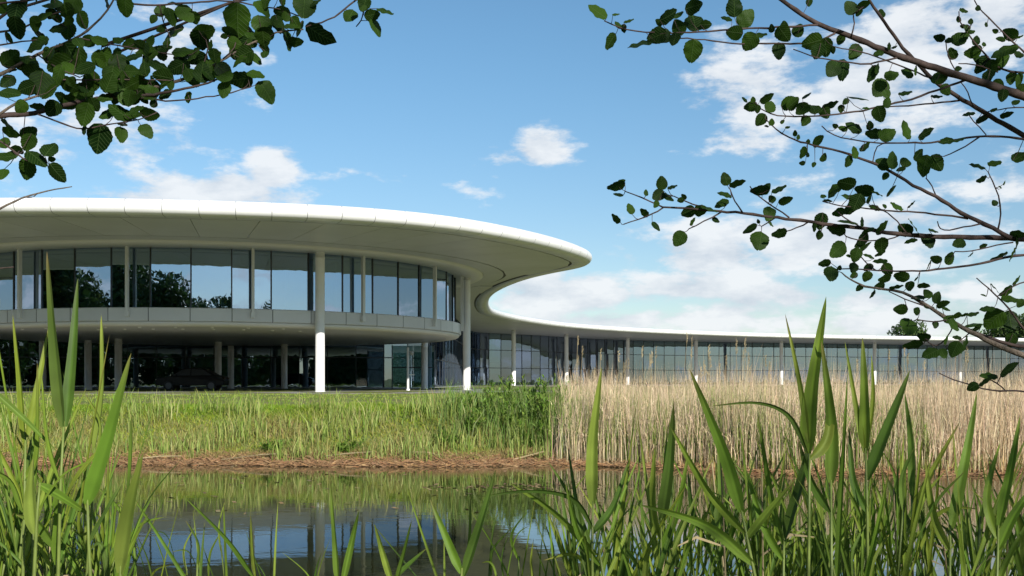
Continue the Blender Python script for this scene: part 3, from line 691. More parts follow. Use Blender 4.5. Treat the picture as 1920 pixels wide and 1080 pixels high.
class Alder:
    def __init__(s, loc, label):
        s.t = empty('alder_tree', loc); tag(s.t, label, 'tree'); s.loc = Vector(loc); s.br = []; s.samples = []
    def branch(s, pts, w0, w1, d0, d1, ext=None, m='twig', wob=.03):
        """pts: photo pixels from the trunk side to the tip; w in pixels; d depth in metres from trunk side to tip"""
        pts = [Vector((p[0], p[1], 0)) for p in pts]; fine = []
        for a, b in zip(pts[:-1], pts[1:]):
            k = max(2, int((b - a).length / 14))
            for j in range(k): fine.append(a.lerp(b, j / k))
        fine.append(pts[-1])
        for _ in range(2): fine = [fine[0]] + [(fine[i - 1] + fine[i] * 2 + fine[i + 1]) / 4 for i in range(1, len(fine) - 1)] + [fine[-1]]
        n = len(fine); P3 = []; RD = []; ph = random.uniform(0, 6)
        for i, q_ in enumerate(fine):
            t = i / max(1, n - 1); D = d0 + (d1 - d0) * t + wob * math.sin(ph + t * 5)
            p = P(q_.x + random.gauss(0, .5), q_.y + random.gauss(0, .5), D); P3.append(p - s.loc); RD.append(max(.8, (w0 + (w1 - w0) * t)) * .5 / F * D * (1 + .18 * (i % 3 == 0) * random.random()))
            s.samples.append((q_.x, q_.y, D))
        if ext is not None:      # continue into the trunk
            P3 = [Vector(ext), (Vector(ext) * .45 + P3[0] * .55) + Vector((0, 0, .06))] + P3; RD = [RD[0] * 1.6, RD[0] * 1.25] + RD
        mb = MB(); mb.tube(P3, RD, 7); mb.build('branch', m, s.t, True)
    def leaf(s, x, y, ln, wd, ang):
        best = min(s.samples, key=lambda q_: (q_[0] - x) ** 2 + (q_[1] - y) ** 2); D = best[2] + random.uniform(-.05, .05)
        th = R(ang + random.uniform(-6, 6)); sc = ln / F * D * 1.02; tilt = 0.0; ratio = wd / ln / .86
        side = random.choice((-1, 1)); roll = side * math.acos(min(1, max(.25, ratio)))
        if ratio > 1: sc = wd / .86 / F * D; tilt = math.acos(max(.4, 1 / ratio)) * random.choice((-1, 1))
        else: tilt = random.uniform(-.25, .25)
        ax = Vector((math.cos(th), 0, math.sin(th))); perp = Vector((math.sin(th), 0, -math.cos(th))); toc = Vector((0, -1, 0))
        nrm = (toc * math.cos(roll) + perp * math.sin(roll)).normalized(); ax = (ax * math.cos(tilt) + nrm * math.sin(tilt)).normalized(); nrm = (nrm - ax * nrm.dot(ax)).normalized()
        wv = ax.cross(nrm)
        c = P(x, y, D); b = c - ax * sc * .5
        o_ = link('leaf', random.choice(LEAVES), s.t); M = Matrix((wv, ax, nrm)).transposed().to_4x4(); M = Matrix.Translation(b - s.loc) @ M @ Matrix.Scale(sc, 4); o_.matrix_local = M
        # leaf stalk to the twig
        j = P(best[0], best[1], best[2]); g_ = (j - b).length
        if .004 < g_ < .13:
            mb = MB(); mb.tube([j - s.loc, (j + b) * .5 - s.loc + Vector((0, 0, -.1 * g_)), b - s.loc + ax * sc * .03], [.0016, .0012, .0010], 4); mb.build('leaf_stalk', 'twig', s.t)
    def trunk(s, H_, r):
        mb = MB(); mb.tube([(0, 0, -.3), (.05, 0, .3), (-.03, .05, H_ * .35), (.06, -.04, H_ * .7), (0, 0, H_)], [r * 1.4, r, r * .85, r * .5, r * .12], 12); mb.build('trunk', 'bark', s.t, True)
LOCR = (3.5, 4.5, float(ground_z(3.5, 4.5))); LOCL = (-3.3, 3.6, float(ground_z(-3.3, 3.6)))
AR = Alder(LOCR, 'alder tree with sparse round leaves on branches reaching over the dry reeds')
AL = Alder(LOCL, 'alder tree with dense dark leaf clusters hanging above the round glass storey')
AR.trunk(8.5, .13); AL.trunk(8.0, .12)
B = AR.branch
B([(1990,215),(1920,180),(1780,136),(1680,104),(1613,75),(1530,44),(1480,11),(1450,-12),(1330,-85),(1240,-120)], 17, 3, 4.3, 3.9, (0, 0, 2.6))
B([(2010,310),(1920,255),(1855,217),(1794,180),(1760,161),(1716,114),(1691,89),(1660,42),(1635,11),(1620,-15),(1590,-80),(1575,-160)], 11, 3, 4.5, 4.1, (0, 0, 2.4))
B([(1533,47),(1424,53),(1369,55),(1313,60),(1258,62),(1213,61),(1172,57),(1133,39)], 4, 2.2, 4.06, 3.8)
B([(1566,62),(1540,78),(1497,82),(1374,82),(1319,74),(1274,71)], 4, 2.2, 4.05, 3.85)
B([(1680,108),(1630,122),(1563,114),(1516,105),(1488,92)], 3.6, 2, 4.1, 3.9)
B([(1747,147),(1719,136),(1674,117),(1613,96),(1563,87)], 3.2, 2, 4.2, 4.0)
B([(1813,150),(1758,168),(1710,186),(1633,204),(1555,217),(1474,219),(1441,214),(1424,203),(1416,192)], 4.6, 2, 4.2, 3.9)
B([(1799,188),(1719,197),(1658,201)], 3.4, 2.4, 4.35, 4.1)
B([(1895,446),(1861,426),(1815,407),(1755,368),(1712,347),(1668,321),(1640,306),(1606,295),(1579,284),(1541,276),(1500,266),(1480,258),(1452,242),(1435,222)], 8.5, 2, 4.0, 4.0)
B([(1990,262),(1920,260),(1849,254),(1813,258),(1758,267),(1702,268),(1636,268),(1563,256),(1540,236)], 5, 2, 4.4, 4.1, (0, 0, 2.2))
B([(2000,462),(1920,448),(1849,445),(1755,444),(1680,439),(1615,427),(1543,420),(1500,412),(1444,407),(1395,399),(1348,397),(1288,390),(1242,388)], 11, 3.6, 4.1, 3.8, (0, 0, 1.9))
for b in ([(1242,388),(1221,378),(1172,358)], [(1244,389),(1224,402),(1198,412),(1169,421)], [(1312,388),(1288,378),(1263,368)], [(1353,398),(1320,415),(1291,430)], [(1392,398),(1377,378),(1369,355)]): B(b, 3, 2, 3.82, 3.78)
for b in ([(1480,408),(1441,382),(1415,363),(1407,350)], [(1454,408),(1428,424)], [(1517,415),(1493,429),(1475,433)]): B(b, 3, 2, 3.9, 3.86)
B([(1815,409),(1770,404),(1717,397),(1668,396),(1625,390),(1579,387),(1543,378)], 4, 2, 4.0, 3.85)
B([(1697,434),(1683,414),(1666,400),(1640,385)], 2.6, 2, 3.98, 3.9); B([(1620,428),(1580,408),(1570,396)], 2.4, 2, 3.9, 3.9)
B([(1837,420),(1806,426),(1779,433),(1760,432),(1758,415)], 3, 2, 4.0, 3.95)
B([(2000,470),(1920,478),(1885,481),(1856,491),(1801,501),(1741,508),(1678,509),(1615,505),(1579,504)], 5.5, 2.4, 3.9, 3.7, (0, 0, 1.7))
B([(1690,440),(1665,452),(1625,452),(1590,448),(1582,437)], 2.6, 2, 3.96, 3.9); B([(1640,506),(1620,490),(1605,470)], 2.4, 2, 3.76, 3.75)
B([(1871,430),(1878,402),(1875,366),(1859,337),(1853,323)], 3.2, 2, 4.0, 3.95)
B([(1990,700),(1920,666),(1889,655),(1847,636),(1806,615),(1772,594),(1725,566),(1694,545),(1656,542),(1619,537),(1592,524),(1578,511)], 13, 2.2, 3.6, 3.5, (0, 0, 1.1), 'bark')
B([(1730,572),(1694,561),(1667,547)], 2.6, 2, 3.5, 3.5); B([(1774,600),(1750,606),(1719,599)], 3, 2, 3.5, 3.48); B([(1990,662),(1920,650),(1889,645),(1847,630),(1800,612)], 8, 5, 3.65, 3.55, (0, 0, 1.15))
B([(1790,606),(1765,650),(1745,648),(1735,635)], 2.6, 2, 3.52, 3.45); B([(1820,622),(1800,640),(1775,655)], 2.4, 2, 3.55, 3.5)
B([(2010,735),(1920,733),(1875,733),(1842,729),(1811,719),(1786,713),(1761,699)], 4.4, 2, 3.4, 3.3, (0, 0, .9)); B([(1886,733),(1869,715),(1850,712)], 2.6, 2, 3.38, 3.35); B([(1870,718),(1876,706)], 2, 2, 3.36, 3.36)
B([(1990,160),(1920,97),(1902,83),(1877,58),(1841,22),(1826,1)], 4.5, 2, 4.5, 4.4, (0, 0, 2.9))
B([(1980,150),(1920,135),(1897,136),(1863,125),(1852,103),(1824,80),(1813,58),(1799,42),(1797,22)], 5, 2, 4.6, 4.4, (0, 0, 2.8))
B([(1795,135),(1788,130),(1777,106),(1774,80)], 2.4, 1.8, 4.35, 4.3); B([(1870,135),(1827,119),(1797,119)], 3, 2, 4.5, 4.35); B([(1824,200),(1816,172),(1802,155)], 2.4, 2, 4.3, 4.3); B([(1849,253),(1824,225),(1815,212)], 2.2, 1.8, 4.3, 4.25)
B([(1838,256),(1795,285),(1770,293)], 3, 2, 4.3, 4.15); B([(1755,368),(1747,347),(1737,335)], 2.4, 2, 4.0, 4.0); B([(1668,268),(1641,268),(1637,304)], 2.2, 2, 4.05, 4.0)
B([(1960,640),(1917,619),(1894,577),(1869,558),(1855,540),(1830,522)], 4.6, 2, 3.7, 3.55, (0, 0, 1.3)); B([(1960,520),(1908,530),(1889,545),(1870,556)], 3, 2, 3.7, 3.6, (0, 0, 1.5)); B([(1900,455),(1870,458),(1835,470),(1790,472)], 2.8, 2, 4.0, 3.9); B([(1813,58),(1822,45)], 2, 2, 4.4, 4.4); B([(1595,72),(1604,40),(1600,26)], 3, 2, 4.0, 4.0); B([(1960,205),(1905,200),(1870,205),(1850,210)], 2.6, 2, 4.4, 4.3); B([(1600,26),(1620,12)], 2, 2, 4.0, 4.0)
LR = """1120 22 42 28 150;1155 26 15 9 40;1160 46 18 12 120;1169 53 16 11 270;1179 39 20 10 10;1145 78 34 18 240;1203 83 56 22 210;1231 68 38 34 200;1247 67 30 26 80;1235 42 16 10 150;1255 32 40 18 20;1272 28 22 12 30;1301 12 36 22 20;1272 51 32 26 120;1302 39 46 42 90;1324 47 22 14 0;1298 96 40 38 270;1265 74 28 22 260
1377 12 36 34 100;1363 33 22 14 160;1399 33 38 34 45;1377 61 32 22 180;1406 79 34 32 230;1424 67 30 16 10;1447 53 16 10 90;1470 49 20 16 90;1469 64 34 24 300;1460 96 32 28 270;1497 57 24 22 60;1515 80 26 20 220;1397 186 14 9 130;1412 187 12 10 90;1408 201 26 18 200;1420 204 16 12 270;1438 183 30 13 30;1444 200 26 24 60;1427 225 26 22 240;1447 229 13 12 90;1437 237 9 6 180;1481 194 34 22 20;1467 228 10 7 30;1477 239 10 6 20;1491 250 12 8 80;1497 257 10 8 90;1515 265 10 8 80;1505 286 24 16 240;1511 228 22 14 220
1517 4 16 12 270;1524 81 40 24 200;1534 96 34 26 250;1548 89 36 22 280;1561 94 14 8 270;1576 74 20 16 240;1604 96 32 28 240;1595 14 30 26 130;1620 11 26 12 10;1611 24 16 8 30;1655 25 20 18 0;1647 100 20 14 200;1668 86 14 10 60;1677 89 12 6 20;1563 128 34 32 230;1583 131 40 30 270;1636 139 34 22 240;1645 129 20 12 80;1652 164 40 36 230;1672 142 28 22 20;1701 137 26 20 150;1719 132 20 10 60;1663 176 20 18 40;1697 172 26 12 20;1756 182 22 11 0;1774 168 24 20 300;1761 142 34 22 60;1663 192 22 18 60;1608 181 44 14 10;1586 190 14 12 230;1649 214 32 24 280;1624 204 16 8 180
1488 194 30 22 40;1504 204 30 24 220;1526 201 32 34 90;1547 211 24 18 300;1558 199 32 10 0;1577 204 16 12 270;1509 226 20 16 240;1513 180 20 6 30;1602 237 34 24 140;1630 235 18 12 100;1581 240 18 14 150;1566 236 12 8 150;1638 250 32 16 180;1663 250 34 26 20;1699 243 38 26 130;1735 249 34 16 30;1534 264 28 16 30;1515 290 10 8 90;1545 294 16 12 60;1602 286 24 18 120;1622 275 24 10 40;1774 265 28 16 190;1797 260 26 7 30;1722 290 26 18 50
1808 19 18 13 10;1797 36 13 11 90;1820 40 12 10 80;1805 49 10 7 180;1813 53 16 14 260;1822 60 14 10 20;1761 71 22 10 170;1801 72 34 26 30;1779 76 16 12 200;1830 76 18 16 90;1845 83 10 9 90;1786 100 24 14 120;1824 97 34 20 190;1797 129 12 11 0;1834 15 12 10 90;1849 46 10 8 80;1866 58 12 7 160;1876 74 18 13 160;1894 65 30 18 150;1913 69 14 5 30;1883 92 50 24 190;1911 103 20 16 0;1844 122 36 28 240;1841 111 30 22 150;1859 125 28 14 270;1880 117 36 24 30;1852 144 30 16 250;1897 147 26 14 270;1872 158 24 16 320;1880 178 24 16 250;1913 150 28 20 270;1916 167 20 18 270;1816 214 24 10 200;1844 221 30 10 10;1888 214 26 9 20;1863 205 14 7 30;1905 192 16 10 20;1912 294 30 20 20
1590 303 24 18 240;1543 297 12 12 90;1526 309 11 8 250;1504 306 12 8 180;1660 330 16 12 230;1656 306 30 26 150;1676 300 34 26 80;1699 304 24 20 0;1689 316 18 10 190;1732 310 40 22 240;1756 305 34 26 300;1832 312 32 15 175;1866 304 28 15 40;1840 336 22 11 200;1884 343 10 6 30;1875 351 8 5 170;1865 380 13 11 120;1913 295 26 16 30;1587 344 36 20 160;1564 355 34 16 205;1620 356 36 16 170;1644 363 24 10 330;1543 367 10 11 110;1552 377 18 8 190;1596 371 40 18 170;1606 378 34 26 240;1594 390 36 22 200;1572 398 24 16 200;1629 373 18 10 40;1673 359 28 11 30;1641 388 22 14 150;1682 384 24 28 60;1659 386 10 8 150;1709 383 20 6 30
1538 414 32 22 250;1535 439 16 12 240;1589 418 40 12 175;1618 416 20 12 60;1567 434 36 14 180;1656 428 34 18 30;1627 430 24 9 190;1697 430 30 20 150;1714 426 40 14 140;1750 433 20 9 0;1615 450 40 24 230;1652 460 28 30 280;1741 452 30 28 280;1708 450 24 10 180;1570 469 38 32 220;1620 469 40 12 40;1653 474 24 12 230;1605 477 28 22 250;1630 479 22 10 160;1591 480 10 7 180;1650 491 28 12 190;1602 501 20 20 250;1798 457 26 20 200;1844 461 16 10 10;1780 484 26 20 60;1755 486 22 12 160;1741 498 24 8 240;1820 477 14 5 240;1875 484 34 9 200;1897 477 28 12 240;1909 438 30 10 0;1909 453 26 14 270
1155 348 36 14 195;1165 343 18 11 30;1159 365 20 9 170;1212 361 13 10 80;1241 343 26 23 100;1261 351 20 9 30;1234 366 26 22 220;1253 368 26 15 330;1230 383 15 12 240;1282 369 13 8 130;1276 376 13 10 200;1183 391 22 17 100;1208 398 20 11 140;1154 411 22 10 150;1231 423 22 13 310;1290 397 28 20 200;1312 397 24 26 260;1329 392 34 12 330;1298 415 18 8 50;1342 413 16 11 330;1274 448 32 28 240;1361 336 24 22 110;1383 344 32 10 25;1360 363 28 14 160;1353 380 28 17 190;1424 356 36 14 190;1437 353 24 16 40;1461 356 30 12 20;1447 373 16 14 120;1473 375 28 13 30;1443 399 26 26 250;1446 418 16 9 330;1408 431 30 14 225;1426 450 36 36 260;1461 437 30 17 200;1422 415 9 6 100;1536 442 16 12 240;1527 427 18 12 250
1546 494 24 14 190;1560 512 28 28 260;1574 502 9 10 90;1601 516 15 12 200;1628 502 20 12 210;1626 519 22 20 250;1664 505 26 22 310;1661 523 26 16 200;1690 519 30 18 160;1649 536 20 14 190;1611 540 16 10 220;1636 552 18 9 240;1681 538 28 7 0;1707 537 20 18 270;1718 523 11 5 40;1732 536 24 9 0;1739 551 18 18 120;1758 558 24 20 60;1722 559 28 9 180;1769 572 26 14 20;1774 580 16 8 330;1689 581 26 20 190;1718 583 18 17 160;1704 613 34 36 250;1742 574 20 9 0;1780 598 22 14 30;1755 608 14 14 250;1789 609 28 20 300;1794 591 12 18 100;1807 590 16 7 170;1824 590 24 8 20;1825 607 34 7 180;1833 616 20 12 220;1864 599 40 40 230;1894 602 40 34 280;1851 577 28 11 180;1869 541 30 12 340;1889 547 28 18 220;1896 559 36 16 10;1908 527 24 12 30;1914 569 20 14 230;1896 638 28 22 250;1867 623 20 5 0;1844 554 12 5 170;1711 647 38 17 190;1732 631 26 15 170;1744 663 34 20 215;1768 663 20 20 290;1774 638 20 11 60;1794 633 18 9 180;1790 654 32 22 240;1808 647 36 18 230;1892 692 42 22 30;1853 705 34 13 180;1846 715 28 14 20;1824 726 22 20 220"""
for row in LR.replace('\n', ';').split(';'): AR.leaf(*[float(q_) for q_ in row.split()])
B = AL.branch
B([(-60,232),(0,216),(63,214),(116,197),(183,185),(246,183),(317,172),(390,157),(430,140)], 11, 3, 3.5, 3.6, (0, 0, 2.3))
B([(246,183),(327,190),(400,181),(433,175),(469,163)], 3.4, 2, 3.55, 3.65)
B([(-70,270),(0,213),(32,190),(70,180)], 7, 4, 3.3, 3.4, (0, 0, 2.5), 'bark')
B([(-80,180),(0,140),(70,102),(144,72),(162,60),(190,35),(211,5),(220,-15)], 8, 3, 3.5, 3.7, (0, 0, 2.7), 'bark')
B([(200,180),(299,162),(338,151),(373,139),(415,113),(433,102),(464,85),(511,64),(524,59),(569,55)], 7.5, 2.4, 3.58, 3.75, None, 'bark')
B([(150,-20),(251,9),(292,10),(345,6),(438,0),(471,10),(502,14),(524,15),(560,30)], 4.4, 2.2, 3.7, 3.8, (1.3, 0, 3.0))
B([(740,-40),(664,0),(647,18),(627,33),(604,42),(573,51)], 4, 2.6, 3.9, 3.8, (1.8, .3, 3.2)); B([(640,-30),(689,0),(680,22),(678,40),(668,50)], 3, 2, 3.85, 3.8, (1.8, .3, 3.15))
B([(-60,62),(0,60),(50,52),(74,35),(98,26),(120,22)], 5, 2.4, 3.5, 3.55, (0, 0, 2.8)); B([(-60,96),(0,84),(56,76),(80,74)], 4, 2.2, 3.5, 3.5, (0, 0, 2.75))
B([(70,214),(134,239),(155,243),(211,232),(257,227),(295,211)], 3.4, 2, 3.5, 3.55); B([(-60,250),(0,262),(21,278),(42,299),(70,310),(95,312)], 4.6, 2.2, 3.3, 3.4, (0, 0, 2.2))
B([(-60,420),(0,391),(40,371),(75,361),(135,349)], 5.5, 1.8, 2.9, 3.0, (0, 0, 1.9), 'bark'); B([(45,369),(60,372),(70,364)], 2, 1.6, 2.95, 2.95)
B([(-60,506),(0,503),(25,501)], 3.5, 2, 2.9, 2.95, (0, 0, 1.8)); B([(-60,10),(0,7),(63,0),(100,-10)], 5, 3, 3.5, 3.6, (0, 0, 2.9)); B([(100,150),(160,150),(210,148),(250,150),(310,150)], 3, 2, 3.5, 3.6); B([(70,102),(110,130),(150,145)], 3, 2, 3.55, 3.5); B([(150,72),(220,85),(280,95),(345,105)], 3, 2, 3.6, 3.7); B([(373,139),(395,90),(380,60)], 3, 2, 3.65, 3.7); B([(438,0),(450,30),(470,60)], 3, 2, 3.75, 3.75); B([(300,10),(305,40),(320,70)], 2.6, 2, 3.7, 3.7); B([(420,110),(445,90),(440,66)], 2.6, 2, 3.66, 3.7)
LL = """30 21 44 40 260;30 53 40 38 270;65 44 30 26 250;98 10 38 20 190;123 21 36 30 200;135 10 40 30 250;153 37 36 28 300;107 34 20 13 180;109 54 34 24 200;127 56 36 30 270;234 12 38 34 270;199 2 30 14 270;301 19 26 22 60;287 35 18 16 240;320 32 36 16 290;348 26 40 30 310;332 5 34 14 10;302 54 20 16 200;324 58 44 28 190;380 63 50 40 20;310 84 30 20 270;341 93 40 26 10;283 76 22 18 50;264 88 34 20 160;243 83 28 18 190;220 74 22 16 130;186 77 34 22 160;164 77 30 20 200;70 84 50 34 200;74 70 36 18 170;39 116 56 34 190;14 151 28 28 230;67 141 60 30 160;77 158 50 36 260;113 120 50 30 200;106 141 44 34 240;134 102 50 36 300;151 113 48 34 270;186 109 30 30 60;197 113 40 34 280;208 141 40 36 260;225 123 44 36 290;229 158 30 40 270;246 134 30 26 0;271 128 24 22 100;281 106 36 28 20;299 120 40 20 350;306 144 40 26 160;285 165 34 22 200;320 160 18 16 270;348 121 30 18 300;383 134 36 28 40;352 153 30 9 190;169 158 40 30 250;151 176 44 30 200;116 183 30 18 150;176 197 26 26 280;160 215 46 40 250;185 260 56 50 250;158 244 20 14 270;201 215 34 24 200;225 211 50 28 160;250 215 34 22 10;281 213 38 18 350;288 193 18 14 90;229 234 20 9 180;227 253 32 20 270;274 244 32 24 310;354 183 24 18 290;39 201 30 24 220;99 204 34 26 230;70 202 28 10 180;18 236 40 14 330;21 248 34 16 340;55 251 34 26 40;53 267 36 22 260;7 269 26 22 200;32 281 26 14 180;11 295 44 26 200;49 318 42 38 250;70 295 46 22 320;93 278 36 34 70;97 299 14 9 0;106 325 42 32 300;5 327 24 24 270
444 37 62 54 270;431 60 34 14 160;420 68 14 9 190;460 64 50 30 300;491 49 46 36 290;493 71 36 34 270;495 88 26 18 280;496 103 18 17 270;474 78 24 18 60;498 4 30 22 270;529 2 18 14 270;529 24 34 20 170;570 13 50 40 260;589 4 24 16 40;555 44 30 22 300;538 75 44 11 280;524 44 36 20 300;598 67 60 28 305;656 31 32 30 250;684 7 30 22 250;698 28 30 18 10;722 23 34 17 320;707 50 36 18 305;680 15 16 14 260;384 59 40 26 20;373 78 34 40 250;395 85 20 14 60;364 33 16 26 270;402 104 24 24 270;373 113 36 18 200;393 133 46 40 230;420 133 36 30 320;449 116 34 20 200;467 116 16 14 60;480 140 34 20 340;449 149 50 24 190;420 167 32 28 260;500 170 46 34 305
20 110 40 26 30;55 125 40 30 300;90 170 40 28 200;130 160 38 24 330;210 165 36 22 180;255 160 36 24 20;330 128 36 24 210;300 98 34 22 160;160 130 40 30 220;120 95 40 24 170;95 105 36 24 260;50 165 34 22 200;265 140 32 26 240;250 105 30 20 40;360 100 34 24 200;20 175 40 24 350;130 195 36 20 210"""
for row in LL.replace('\n', ';').split(';'): AL.leaf(*[float(q_) for q_ in row.split()])
for (x0, y0, x1, y1, k_) in ((0, 60, 330, 185, 34), (0, 0, 150, 60, 8), (330, 60, 480, 150, 12), (150, 180, 300, 225, 6), (480, 5, 580, 60, 8)):
    for i in range(k_):
        q_ = random.choice([b for b in AL.samples if x0 <= b[0] <= x1 and y0 <= b[1] <= y1] or AL.samples)
        L_ = random.uniform(20, 42); AL.leaf(q_[0] + random.gauss(0, 10), q_[1] + random.gauss(2, 10), L_, L_ * random.uniform(.4, .85), random.uniform(0, 360))
# the rest of the two crowns, unseen, mostly shaped to shade leaves and reeds
def alder_crown(A, blobs, n, seed, lo=-260, hi=2180, up=-300):
    v, q_, cc = crown_mesh('crown', blobs, n, .045, [(.04, .09, .018), (.06, .12, .025), (.03, .07, .014)], seed)
    c4 = v.reshape(-1, 4, 3).mean(1); pxx = CX + F * c4[:, 0] / np.maximum(c4[:, 1], .01); pyy = HY - F * (c4[:, 2] - EYE) / np.maximum(c4[:, 1], .01)
    seen = (c4[:, 1] > -.3) & (pxx > lo) & (pxx < hi) & (pyy > up); near = np.linalg.norm(c4 - np.array([0, 0, EYE]), axis=1) < 1.6
    keep = ~(seen | near); v = (v.reshape(-1, 4, 3)[keep] - np.array(A.loc)).reshape(-1, 3); cc = cc.reshape(-1, 4, 3)[keep].reshape(-1, 3); n = keep.sum()
    bulk('crown', v, np.zeros((0, 3), int), np.arange(n)[:, None] * 4 + np.arange(4), 'foliage', cc, 'stuff', A.t)
alder_crown(AR, [(5.6, -5.4, 6.6, 1.9), (4.2, -5.0, 5.2, 1.6), (6.6, -4.4, 5.0, 1.7), (3.6, -3.2, 4.2, 1.0), (4.6, 1.2, 5.0, 1.5), (4.0, -.6, 4.6, 1.5), (5.2, -1.4, 5.2, 1.6), (3.8, .8, 6.6, 1.6), (5.0, 3.6, 6.4, 1.6), (3.2, -2.2, 5.8, 1.4), (4.6, -2.0, 3.6, 1.3), (3.6, 4.4, 7.2, 1.3), (2.6, -.4, 6.8, 1.3)], 8500, 3)  # includes foliage added behind the viewer across the sun's path
alder_crown(AL, [(-3.4, 2.6, 6.0, 1.5), (-2.0, .6, 6.2, 1.5), (-.4, -.8, 6.1, 1.4), (-4.2, 4.2, 6.6, 1.4), (.6, -1.6, 6.9, 1.4), (-1.0, .4, 7.2, 1.4), (-3.6, .4, 5.6, 1.4), (1.4, -3.2, 7.4, 1.6), (-.6, -2.4, 7.0, 1.4)], 19000, 4)  # leaf blobs set above and behind the viewer to shade the hanging leaves

alder_crown(AR, [(3.0, 4.3, 3.3, .75), (3.5, 4.5, 2.5, .8), (2.7, 4.2, 4.2, .8), (1.6, 4.1, 4.3, .6), (2.6, 3.7, 1.9, .45)], 1500, 8, -40, 1965, -60)
alder_crown(AL, [(-2.6, 3.6, 3.3, .7), (-3.2, 3.5, 2.6, .8), (-1.9, 3.7, 4.0, .6), (-.8, 3.8, 4.1, .5)], 1300, 9, -50, 1965, -60)
# ------------------------------------------------------------------ foreground reeds
LCOLS = [(.10, .185, .020), (.155, .235, .026), (.060, .12, .018), (.20, .27, .040), (.12, .215, .022), (.18, .235, .026), (.075, .145, .022)]
def blade_mesh(pts, W_, twist, col, rg):
    """long lanceolate leaf along 3-D points with a folded midrib"""
    pts = [Vector(p) for p in pts]; n = 15; c = []
    k = len(pts)
    for i in range(n):
        t = i / (n - 1) * (k - 1); a = min(int(t), k - 2); u = t - a; p0 = pts[max(a - 1, 0)]; p1_ = pts[a]; p2_ = pts[a + 1]; p3_ = pts[min(a + 2, k - 1)]
        c.append(.5 * (2 * p1_ + (p2_ - p0) * u + (2 * p0 - 5 * p1_ + 4 * p2_ - p3_) * u * u + (3 * p1_ - p0 - 3 * p2_ + p3_) * u ** 3))
    v = []; f = []; tw0 = twist
    for i in range(n):
        t = i / (n - 1); d = (c[min(i + 1, n - 1)] - c[max(i - 1, 0)]).normalized()
        sidev = d.cross(Vector((0, -1, 0)));
        if sidev.length < .1: sidev = Vector((1, 0, 0))
        sidev.normalize(); nv = sidev.cross(d); a = tw0 * (1 - .6 * t) + .25 * math.sin(3 * t + tw0); sv = sidev * math.cos(a) + nv * math.sin(a); nn = d.cross(sv)
        w_ = W_ * .56 * (min(1, .32 + t * 3.0) * (1 - t) ** .92 * (1 + .85 * t) if t < .999 else .008)
        cr = .10 * math.sin(9 * t + tw0 * 5) * w_
        for u_ in (-1, -.66, -.33, 0, .33, .66, 1): v.append(tuple(c[i] + sv * (w_ * u_) - nn * (w_ * abs(u_) * .42 + cr * u_)))
    for i in range(n - 1):
        for j in range(6): a = i * 7 + j; f.append((a, a + 1, a + 8, a + 7))
    me = mesh('leaf', v, f, 'reed_leaf', True)
    at = me.color_attributes.new('Col', 'FLOAT_COLOR', 'POINT'); arr = np.ones((len(v), 4), np.float32)
    tip = np.repeat(np.clip(np.linspace(-.35, 1, n), 0, 1) ** 5, 7)[:, None] * rg.uniform(.1, 1)
    stripe = np.tile(np.array([rg.uniform(.78, 1.12) for _ in range(7)]) * np.array([1, 1, 1, 1.3, 1, 1, 1]), n)[:, None]
    along = np.repeat(np.array([rg.uniform(.9, 1.1) for _ in range(n)]), 7)[:, None]; yel = np.repeat(np.linspace(rg.uniform(.0, .45), 0, n), 7)[:, None]
    base_ = np.array(col) * (1 - yel) + yel * np.array([.19, .22, .055])
    arr[:, :3] = (base_ * (1 - tip) + tip * np.array([.24, .16, .07])) * stripe * along
    at.data.foreach_set('color', arr.ravel()); return me
def reed(stem_px, leaves_px, D, label, group, lean=0.0):
    """stem_px: photo pixels up the stem; leaves: (points, width px, twist); D = distance"""
    rg = random; sx = stem_px[0][0]; X0 = (sx - CX) / F * D; zb = float(ground_z(X0, D)); c = empty('reed', (X0, D, zb)); O = Vector((X0, D, zb))
    sp_ = [Vector((X0 + rg.uniform(-.03, .03), D + rg.uniform(-.04, .04), zb - .05))] + [P(x, y, D) for x, y in stem_px]
    mb = MB(); k = len(sp_); mb.tube([p - O for p in sp_], [.0055 - .003 * i / (k - 1) for i in range(k)], 6); mb.build('stem', 'reed_stem', c, True)
    for (pp, w_, tw) in leaves_px:
        dy = rg.uniform(-.10, .10); n = len(pp); pts = [P(x, y, D + dy * (i / (n - 1)) ** 1.5) - O for i, (x, y) in enumerate(pp)]
        col = np.array(rg.choice(LCOLS)) * rg.uniform(.85, 1.15)
        link('leaf', blade_mesh(pts, w_ / F * D * .76, tw, col, rg), c)
    tag(c, label, 'reed', group)
LG = 'sunlit green reed with broad blades under the leaf clusters of the alder'
RG = 'green reed with long pointed blades standing in front of the dry reeds'
MG = 'short green reed shoot rising before the open water'
GL, GR, GM = 'reeds on the near shore under the dense alder', 'reeds on the near shore before the dry reed bed', 'reed shoots before the open water'
